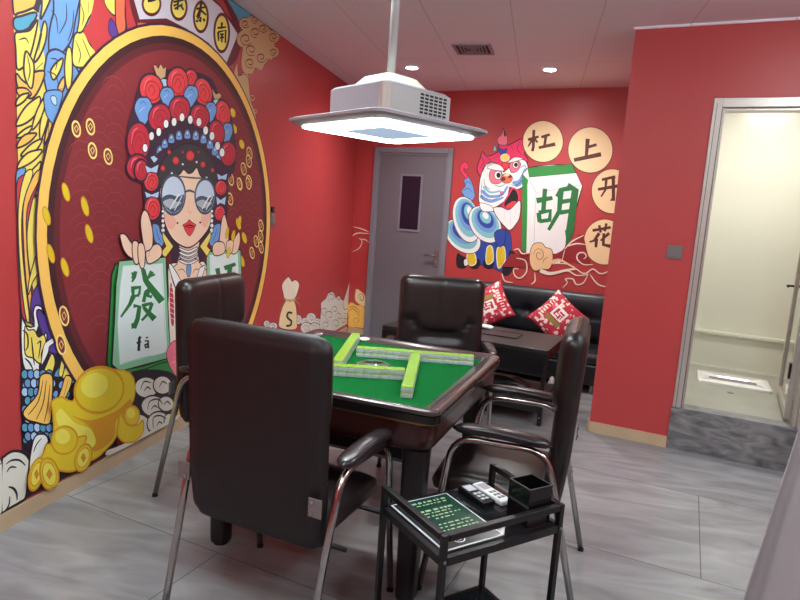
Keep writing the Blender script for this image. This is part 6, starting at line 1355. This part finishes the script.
def cushion(loc, rot, label, seed):
    rnd = random.Random(seed); bm = bmesh.new(); lay = bm.loops.layers.float_color.new('ink'); N = 44; S_ = .2
    cr, rd, wh, gd, dk, pk = rgb(240, 226, 214), rgb(186, 44, 66), rgb(240, 238, 232), rgb(150, 128, 60), rgb(150, 24, 44), rgb(226, 84, 104)
    fl = [(rnd.uniform(-.95, .95), rnd.uniform(-.95, .95), rnd.uniform(.03, .09), rnd.choice((cr, cr, pk))) for _ in range(110)]
    def col(u, v):
        if abs(u) > .96 or abs(v) > .96: return dk
        if abs(u-.12) < .30 and abs(v) < .34:
            if abs(u-.12) > .27 or abs(v) > .31: return dk
            a, b = (u-.12)/.3, v/.34
            for (p, q, l, h_) in ((0, .55, .6, .1), (0, .1, .12, .6), (-.35, -.3, .3, .12), (.38, -.2, .14, .4), (0, -.6, .5, .1), (.3, .3, .3, .09), (-.45, .2, .1, .3)):
                if abs(a-p) < l and abs(b-q) < h_: return rd
            return wh
        if -.42 < u < -.18 and abs(v) < .42: return gd
        if v > .45 and abs(u) < .6 and .55 < v < .75: return cr if int((u+1)*14) % 2 else rd
        for a, b, r_, c in fl:
            if (u-a)**2+(v-b)**2 < r_*r_: return c
        return rd
    g = {}
    for side in (1, -1):
        for i in range(N+1):
            for j in range(N+1):
                u, v = -1+2*i/N, -1+2*j/N
                if side == -1 and (i in (0, N) or j in (0, N)): g[side, i, j] = g[1, i, j]; continue
                pin = 1-.10*(1-u*u)*abs(v)**3-0*.1; pin2 = 1-.10*(1-v*v)*abs(u)**3
                th = .07*((1-u*u)*(1-v*v))**.45
                g[side, i, j] = bm.verts.new((u*S_*pin2, v*S_*pin, side*th))
    for side in (1, -1):
        for i in range(N):
            for j in range(N):
                q = [g[side, i, j], g[side, i+1, j], g[side, i+1, j+1], g[side, i, j+1]]
                f = bm.faces.new(q if side == 1 else q[::-1]); c = col(-1+2*(i+.5)/N, -1+2*(j+.5)/N) if side == 1 else rd
                for lp in f.loops: lp[lay] = c
    o = link('cushion', bm, 'pillow', None, True); o.rotation_mode = 'QUATERNION'; o.rotation_quaternion = rot; o.location = loc
    return tag(o, label, 'cushion', 'red cushions on the sofa')
def lean(spin, tilt, yaw): return (Matrix.Rotation(yaw, 4, 'Z') @ Matrix.Rotation(R(90)-tilt, 4, 'X') @ Matrix.Rotation(spin, 4, 'Z')).to_quaternion()
cushion((-.385, 5.78, .615), lean(R(-58), R(22), PHI), 'red patterned cushion on the sofa, partly behind the far chair', 1)
cushion((.245, 5.64, .585), lean(R(50), R(24), PHI+.1), 'red patterned cushion on the sofa, right one standing on its corner', 5)

# ---------------- coffee table ----------------
ct = thing('coffee_table', 'low black coffee table with lower shelf before the sofa', 'coffee table', (.15, 4.286, 0), R(-12.6))
LT, DT, HT = 1.30, .655, .55
link('tabletop', B(-LT, 0, 0, DT, HT-.03, HT, .003), 'blackwood', ct)
bm = bmesh.new(); box(bm, -LT+.03, -.03, .005, .025, HT-.08, HT-.031); box(bm, -LT+.03, -.03, DT-.025, DT-.005, HT-.08, HT-.031); box(bm, -LT+.005, -LT+.028, .03, DT-.03, HT-.08, HT-.031); box(bm, -.028, -.005, .03, DT-.03, HT-.08, HT-.031)
link('frame', bm, 'black', ct)
for a in (-LT, -.03):
    for b in (0, DT-.03):
        l = link('leg', B(a, a+.03, b, b+.03, 0, HT-.031), 'black', ct)
        link('bolt', disc(bmesh.new(), (a+.015, b-.003 if b == 0 else b+.031, .06), .006, .002, 10, axis='y'), 'steel', l)
link('shelf', B(-LT+.031, -.031, .004, DT-.004, .09, .15, .003), 'blackwood', ct)
def crumple(name, loc, sx, sy, sz, m, label, cat, seed, n=3):
    bm = bmesh.new(); bmesh.ops.create_icosphere(bm, subdivisions=n, radius=1); rnd = random.Random(seed)
    ks = [(Vector((rnd.gauss(0, 1), rnd.gauss(0, 1), rnd.gauss(0, 1))).normalized(), rnd.uniform(2, 7), rnd.uniform(0, 6)) for _ in range(12)]
    for v in bm.verts:
        d = 1+sum(.07*math.sin(k.dot(v.co)*w__+p) for k, w__, p in ks); v.co = Vector((v.co.x*sx*d, v.co.y*sy*d, v.co.z*sz*d))
    zmin = min(v.co.z for v in bm.verts)
    for v in bm.verts: v.co.z = max(v.co.z, -sz*.6)+sz*.6
    o = link(name, bm, m, None, False); o.location = loc; return tag(o, label, cat)
crumple('tissue', (-.345, 4.98-.07, .5505), .055, .04, .02, 'tissue', 'crumpled pale tissue lying on the black coffee table', 'tissue', 4)
tray = thing('desk_mat', 'thin black square mat on the coffee table beside the tissue', 'mat', (-.19, 4.72, .5505), R(-12.6))
link('mat', B(-.13, .13, -.1, .1, 0, .004), 'blackwood', tray)
bm = bmesh.new(); box(bm, -.13, .13, -.104, -.1005, 0, .006); box(bm, -.13, .13, .1005, .104, 0, .006); box(bm, -.134, -.1305, -.104, .104, 0, .006); box(bm, .1305, .134, -.104, .104, 0, .006); link('raised_edge', bm, 'acrylic', tray)
crumple('plastic_bag', (.245, 5.13, .001), .06, .05, .10, 'bag', 'crumpled whitish plastic bag on floor behind the coffee table leg', 'bag', 9)
crumple('plastic_bag', (-.10, 4.62, .151), .17, .13, .07, 'black', 'dark plastic bag lying on the lower shelf of coffee table', 'bag', 12)

# ---------------- mahjong table ----------------
mt = thing('mahjong_table', 'square mahjong table with green felt top and glossy dark wooden rim', 'table', (-.702, 2.554, 0), R(-8.6))
HO, HF = .512, .432
rr = lambda h, z, r: [(x, y, z) for x, y in rrect(h, h, r, 6)]
link('felt_top', loft(bmesh.new(), [rr(HF+.005, .735, .012), rr(HF+.005, .750, .012)]), 'felt', mt)
rim = link('rim', loft(bmesh.new(), [rr(HF+.0055, .735, .012), rr(HF+.0055, .752, .012), rr(HF+.014, .758, .016), rr(HO-.02, .770, .035), rr(HO-.006, .769, .038), rr(HO, .764, .04), rr(HO, .752, .04), rr(HO-.02, .7515, .04), rr(HO-.02, .735, .04)], close=True), 'rim', mt, 'auto')
link('edge_band', loft(bmesh.new(), [rr(HO-.0195, .720, .04), rr(HO+.002, .722, .045), rr(HO+.004, .748, .045), rr(HO-.0195, .750, .04)], close=True), 'rimblack', rim, 'auto')
link('gold_line', loft(bmesh.new(), [rr(HO-.03, .713, .05), rr(HO-.004, .713, .06), rr(HO-.004, .7195, .06), rr(HO-.03, .7195, .05)], close=True), 'gold', rim, 'auto')
ap = link('apron', loft(bmesh.new(), [rr(HO-.045, .60, .05), rr(HO-.028, .615, .06), rr(HO-.012, .66, .06), rr(HO-.014, .70, .06), rr(HO-.006, .7125, .06)]), 'apron', mt, 'auto')
link('machine_housing', loft(bmesh.new(), [rr(.36, .50, .03), rr(.40, .53, .03), rr(.40, .598, .03)]), 'tleg', mt, 'auto')
for sx in (-1, 1):
    for sy in (-1, 1):
        a = .42; bm = bmesh.new()
        loft(bm, [[(sx*a+x, sy*a+y, z) for x, y in rrect(h_, h_, h_*.45, 3)] for h_, z in ((.034, .012), (.036, .03), (.040, .30), (.046, .599))])
        l = link('leg', bm, 'tleg', mt, 'auto'); link('foot_pad', disc(bmesh.new(), (sx*a, sy*a, 0), .03, .0118, 16), 'rubber', l)
dm = link('dice_console', disc(bmesh.new(), (.045, .005, .7502), .085, .004, 32), 'menug', mt)
pts = lambda r, z: [(.045+r*math.cos(2*math.pi*i/32), .005+r*math.sin(2*math.pi*i/32), z) for i in range(32)]
link('clear_dome', loft(bmesh.new(), [pts(.075, .7543), pts(.072, .760), pts(.055, .766), pts(.02, .769)]), 'glass', dm, True)
tag(link('white_oval', loft(bmesh.new(), [[(r_*math.cos(2*math.pi*i/20), r_*.7*math.sin(2*math.pi*i/20), z) for i in range(20)] for r_, z in ((.026, 0), (.03, .006), (.026, .014), (.016, .017))]), 'white', None, 'auto', (-.835, 3.04, .7505)), 'small white oval shape at the far edge of the green felt', 'game piece')  # low white oval solid on the felt

# tiles: four walls, two tiles high
def tile_mesh():
    bm = bmesh.new(); w2, d2 = .0170, .0222
    def ring_(h, z): return [(x, y, z) for x, y in rrect(w2-h, d2-h, .003, 2)]
    loft(bm, [ring_(.0015, 0), ring_(0, .002), ring_(0, .0180)], cap=False, mi=0)
    loft(bm, [ring_(0, .0180), ring_(0, .0205), ring_(.0015, .0222)], cap=False, mi=1)
    bm.faces.new([bm.verts.new(p) for p in ring_(.0015, 0)][::-1]).material_index = 0
    bm.faces.new([bm.verts.new(p) for p in ring_(.0015, .0222)]).material_index = 1
    bmesh.ops.remove_doubles(bm, verts=bm.verts[:], dist=1e-5)
    return bm
proto = link('mahjong_tile', tile_mesh(), ['tile_w', 'tile_g'], None, 'auto')
Tm = Matrix.Translation((-.672, 2.489, 0)) @ Matrix.Rotation(R(-8.6), 4, 'Z')
WALLS = [('far', (-.135, .192), (.385, .367)), ('left', (-.273, .471), (-.085, -.108)), ('right', (.142, .243), (.303, -.298)), ('near', (.203, -.058), (-.335, -.278))]
first = True
DESC = {'far': 'row across the far side of the felt', 'left': 'row slanting along the felt\'s left side', 'right': 'row slanting towards the viewer on the right', 'near': 'row nearest the front edge of felt'}
for wn, a, b in WALLS:
    A_, B_ = Vector((a[0], a[1], 0)), Vector((b[0], b[1], 0)); L_ = (B_-A_).length; n = int(round(L_/.0346)); ang = math.atan2(B_.y-A_.y, B_.x-A_.x)
    for k in range(n):
        for lv in range(2):
            o = proto if first else proto.copy()
            if not first: COL.objects.link(o)
            first = False
            p = Tm @ (A_+(B_-A_)*((k+.5)/n)); o.location = (p.x, p.y, .7503+lv*.0224); o.rotation_euler = (0, 0, ang+R(-8.6))
            end = ', at its %s end' % ('first' if k == 0 else 'last') if False else ''
            tag(o, '%s-layer lime-backed mahjong tile in the %s' % (('lower', 'upper')[lv], DESC[wn]), 'mahjong tile', 'mahjong tiles, %s layer of the %s row' % (('lower', 'upper')[lv], wn))

# ---------------- chairs ----------------
CW, CZ0, CZ1, CTH = .264, .37, 1.06, .082
def gro(d, w_): return math.exp(-(d/w_)**2)
def back_bm(front_only=False):
    bm = bmesh.new(); nu, nv = 36, 52; rc = .055; g = {}
    for side in (0, 1):
        for j in range(nv+1):
            v = (j/nv); vv = .5-.5*math.cos(math.pi*v) if False else v
            z = CZ0+(CZ1-CZ0)*vv; dist = min(z-CZ0, CZ1-z)
            hw = CW-(rc-math.sqrt(max(rc*rc-(rc-min(dist, rc))**2, 0)))
            hw *= 1-.03*max(0, (.25-vv)/.25)
            yc = -.212-.03*(vv-.35)+.03*max(0, .3-vv)*1.2
            for i in range(nu+1):
                u = -1+2*i/nu; x = hw*math.sin(u*math.pi/2) if False else hw*u
                ex = (1-abs(u)**9)**.5*(1-abs(2*vv-1)**16)**.5
                if side == 1 and (i in (0, nu) or j in (0, nv)): g[side, i, j] = g[0, i, j]; continue
                if side == 0:
                    y = yc+CTH*.5*ex
                    uu = abs(x)/CW
                    # headrest panel (upper), pocket, lumbar
                    bot = .60-.10*(1-min(1, uu/.62)**4)
                    if vv > bot and uu < .99: y += .018*min(1, (vv-bot)/.06)*ex
                    y -= .010*gro(vv-bot, .012)*(1 if uu < .7 else .3)
                    y -= .007*gro(abs(x)-.62*CW, .008)*(1 if .52 < vv < .66 else 0)
                    y -= .005*gro(x, .005)*(1 if vv > .55 else 0)
                    y -= .020*gro(vv-.46, .05)*max(0, 1-(uu/.6)**4)
                    y -= .009*gro(vv-.34, .010)
                    y -= .004*(gro(x-.012, .004)+gro(x+.012, .004))*(1 if .34 < vv < .46 else 0)
                else:
                    y = yc-CTH*.5*ex
                    dd = min(CW-abs(x), z-CZ0, CZ1-z)
                    y += .006*gro(dd-.028, .006)
                g[side, i, j] = bm.verts.new((x, y, z))
    for side in (0, 1):
        for j in range(nv):
            for i in range(nu):
                q = [g[side, i, j], g[side, i+1, j], g[side, i+1, j+1], g[side, i, j+1]]
                if len(set(q)) == 4:
                    f = bm.faces.new(q if side else q[::-1]); f.material_index = side
    return bm
def seat_bm():
    bm = bmesh.new(); nx, ny = 22, 22; g = {}
    for side in (0, 1):
        for i in range(nx+1):
            for j in range(ny+1):
                u, v = -1+2*i/nx, -1+2*j/ny
                if side and (i in (0, nx) or j in (0, ny)): g[1, i, j] = g[0, i, j]; continue
                r_ = .12; X, Y = u*.238, v*.235
                k = max(1, ((abs(u)**8+abs(v)**8)**(1/8))); e = max(0, (1-abs(u)**8)*(1-abs(v)**8))**.5
                z = .405+(.055*e+.012*(1-u*u)*(1-v*v) if side == 0 else -.04*e)
                g[side, i, j] = bm.verts.new((X/k, Y/k+.03, z))
    for side in (0, 1):
        for i in range(nx):
            for j in range(ny):
                q = [g[side, i, j], g[side, i+1, j], g[side, i+1, j+1], g[side, i, j+1]]
                bm.faces.new(q[::-1] if side else q)
    return bm
def armpad_bm(s):
    bm = bmesh.new(); rings = []
    for k in range(17):
        t_ = k/16; y = -.19+.36*t_; e = (1-abs(2*t_-1)**5)**.5 if 0 < t_ < 1 else .12
        wd, hd = .035*e*(1-.12*t_)+.002, .017*e+.002
        rings.append([(s*.292+wd*math.copysign(abs(math.cos(a))**.7, math.cos(a)), y, .660+.012*math.sin(t_*math.pi*.9)+hd*math.copysign(abs(math.sin(a))**.8, math.sin(a))) for a in [2*math.pi*q/18 for q in range(18)]])
    return loft(bm, rings)
def make_chair():
    t = thing('armchair', '', 'chair', (0, 0, 0), 0, 'brown leather chairs around the mahjong table')
    link('seat', seat_bm(), 'leather', t, True)
    link('backrest', back_bm(), ['leather', 'leather_back'], t, True)
    for s in (-1, 1):
        link('armrest', armpad_bm(s), 'armpad', t, True)
        fm = link('leg_frame', tube(bmesh.new(), [(s*.302, .25, .006), (s*.292, .165, .628), (s*.288, -.175, .632), (s*.272, -.33, .006)], .0125, 12, bend=.085), 'chrome', t, True)
        for p in ((s*.302, .25), (s*.272, -.33)): link('foot_cap', disc(bmesh.new(), (p[0], p[1], 0), .0138, .012, 14), 'rubber', fm, 'auto')
        bm = bmesh.new(); box(bm, min(s*.228, s*.274), max(s*.228, s*.274), -.262, -.258, .515, .575, .0015)
        br = link('bracket', bm, 'clear', t)
        for z in (.528, .562): link('bolt', disc(bmesh.new(), (s*.242, -.2655, z), .006, .0035, 10, axis='y'), 'chrome', br)
    for y in (-.12, .16): link('stretcher', tube(bmesh.new(), [(-.292, y, .352), (.292, y, .352)], .008, 8), 'black', t, True)
    return t
def copy_tree(o, parent=None):
    c = o.copy(); COL.objects.link(c); c.parent = parent
    for ch in list(o.children): copy_tree(ch, c)
    return c
ch0 = make_chair()
CH = [(-.762, 1.92, 79, 'dark brown leather armchair in front, seen from behind with chrome legs'),
      (-1.325, 2.71, -4, 'dark brown leather armchair on the mural side, half hidden by the front chair'),
      (-.500, 3.50, -79, 'dark brown leather armchair at the far side of the table before the coffee table'),
      (-.035, 2.429, 174, 'dark brown leather armchair on the right side of table, seen edge-on behind the trolley')]
for i, (x, y, a, lb) in enumerate(CH):
    o = ch0 if i == 0 else copy_tree(ch0)
    o.location = (x, y, 0); o.rotation_euler = (0, 0, R(a-90)); o['label'] = lb

# ---------------- trolley ----------------
TA = R(44.2)
def TL(x, y, z): return C_+Vector((x*math.cos(TA)-y*math.sin(TA), x*math.sin(TA)+y*math.cos(TA), z))
C_ = Vector((-.121, 1.828, 0)); tr = thing('side_trolley', 'black metal side trolley with raised rails standing before the right chair', 'trolley', C_, TA)
LX, LY, HR = .2225, .163, .57
for sx in (-1, 1):
    for sy in (-1, 1):
        l = link('post', B(sx*LX-.009, sx*LX+.009, sy*LY-.009, sy*LY+.009, .05, HR, .002), 'black', tr)
        link('caster', disc(bmesh.new(), (sx*LX, sy*LY-.009, .025), .025, .018, 18, axis='y'), 'rubber', l, 'auto')
        link('screw', disc(bmesh.new(), (sx*LX, sy*LY-.0115 if sy < 0 else sy*LY+.0095, .492), .005, .002, 8, axis='y'), 'steel', l)
bm = bmesh.new(); box(bm, -LX+.0115, LX-.0115, -LY-.01, -LY+.010, HR-.02, HR, .002); 
link('rail', bm, 'black', tr); link('rail', B(-LX-.01, -LX+.01, -LY+.0115, LY-.0115, HR-.02, HR, .002), 'black', tr); link('rail', B(LX-.01, LX+.01, -LY+.0115, LY-.0115, HR-.02, HR, .002), 'black', tr)
for z, m in ((.490, 'traytop'), (.085, 'traytop')):
    link('tray', B(-LX+.0115, LX-.0115, -LY+.0115, LY-.0115, z, z+.015, .001), m, tr)
    bm = bmesh.new(); box(bm, -LX+.0115, LX-.0115, -LY-.008, -LY+.011, z-.012, z+.012); box(bm, -LX+.0115, LX-.0115, LY-.011, LY+.008, z-.012, z+.012); box(bm, -LX-.008, -LX+.011, -LY+.0115, LY-.0115, z-.012, z+.012); box(bm, LX-.011, LX+.008, -LY+.0115, LY-.0115, z-.012, z+.012)
    link('tray_frame', bm, 'black', tr)
TZ = .5055
mn = thing('menu_card', 'laminated dark green printed menu lying on the trolley top', 'menu', TL(-.1, -.003, TZ), TA)
# local x along the trolley's long side
link('sleeve', B(-.107, .112, -.144, .150, .0002, .002, .0005), 'card', mn)
link('lower_panel', B(-.101, .106, -.138, .144, .0022, .003), 'menuk', mn)
link('printed_panel', B(-.08, .104, -.075, .138, .0032, .0038), 'menug', mn)
bm = bmesh.new(); random.seed(11)
for r_ in range(11):
    y = .122-r_*.0175; x = -.068
    if r_ in (2, 7): continue
    while x < .078:
        l_ = random.uniform(.006, .02); h_ = .004 if r_ not in (0, 3) else .007
        if r_ not in (4, 6) or -.05 < x < .05: box(bm, x, min(x+l_, .095), y-h_, y+h_*.4, .0039, .0042)
        x += l_+random.uniform(.004, .010)
link('print_lines', bm, 'print_', mn)
bm = bmesh.new()
P32 = lambda r_, z, n=28: [(-.03+r_*math.cos(2*math.pi*i/n), -.105+r_*math.sin(2*math.pi*i/n), z) for i in range(n)]
loft(bm, [P32(.017, .0031), P32(.021, .0031), P32(.021, .0036), P32(.017, .0036)], close=True)
for a0 in (20, 200):
    tube(bm, [(-.03+.010*math.cos(R(a0+k*22)), -.105+.010*math.sin(R(a0+k*22)), .0036) for k in range(7)], .0016, 6)
link('round_emblem', bm, 'card', mn)
def remote(loc, rz, m, label, w_=.045, l_=.15, h_=.018):
    t = thing('remote_control', label, 'remote control', loc, rz, None)
    link('body', B(-w_/2, w_/2, -l_/2, l_/2, 0, h_, .005, 3), m, t, 'auto')
    link('display', B(-w_*.34, w_*.34, l_*.12, l_*.40, h_+.0001, h_+.001), 'vent' if m == 'white' else 'card', t)
    for i in range(3):
        for j in range(2): link('button', B(-w_*.3+j*w_*.34, -w_*.3+j*w_*.34+w_*.24, -l_*.36+i*l_*.14, -l_*.36+i*l_*.14+l_*.08, h_+.0001, h_+.0018, .0006), 'card' if m != 'white' else 'switch', t)
remote(TL(.083, .078, TZ), TA, 'black', 'black remote control with pale buttons on the trolley, beside the white one', .05, .14, .02)
remote(TL(.142, .07, TZ), TA+R(2), 'white', 'white remote control between black remote and black box on the trolley', .045, .15, .018)
bx = thing('storage_box', 'open square black box at the corner of the trolley top', 'box', TL(.150, -.098, TZ), TA)
bm = bmesh.new(); h_ = .045
for a in (-1, 1): box(bm, a*h_-.002, a*h_+.002, -h_-.002, h_+.002, 0, .12); box(bm, -h_+.002, h_-.002, a*h_-.002, a*h_+.002, 0, .12)
box(bm, -h_+.002, h_-.002, -h_+.002, h_-.002, 0, .003)
link('wall_panels', bm, 'acrylic', bx)
bm = bmesh.new()
for a in (-1, 1): box(bm, a*h_-.0028, a*h_+.0028, -h_-.0028, h_+.0028, .1202, .1225); box(bm, -h_+.0029, h_-.0029, a*h_-.0028, a*h_+.0028, .1202, .1225)
link('lip', bm, 'black', bx)

# ---------------- curtain ----------------
bm = bmesh.new(); nz, ns = 40, 90; g = []
for j in range(nz+1):
    z = .02+(CEIL-.06-.02)*j/nz; k = 1-z/CEIL; row = []
    for i in range(ns+1):
        s = i/ns; x0 = .49+.129*z+.01*z*z; x1 = 1.62
        x = x0+(x1-x0)*s; am = .025+.05*k
        y = 1.5+.10*s+am*math.sin(s*26+.6*math.sin(z*1.3))+.012*math.sin(s*61+z)
        row.append(bm.verts.new((x+.012*math.sin(z*2.2+s*9), y, z)))
    g.append(row)
for j in range(nz):
    for i in range(ns): bm.faces.new((g[j][i], g[j][i+1], g[j+1][i+1], g[j+1][i]))
cu = thing('curtain', 'pale grey floor-length curtain hanging at the right edge', 'curtain', (0, 0, 0))
fab = link('fabric', bm, 'curtain', cu, True)
md = fab.modifiers.new('thick', 'SOLIDIFY'); md.thickness = .003
bm = bmesh.new(); tube(bm, [(.78, 1.55, CEIL-.035), (1.75, 1.62, CEIL-.035)], .012, 12); link('rail', bm, 'steel', cu, True)
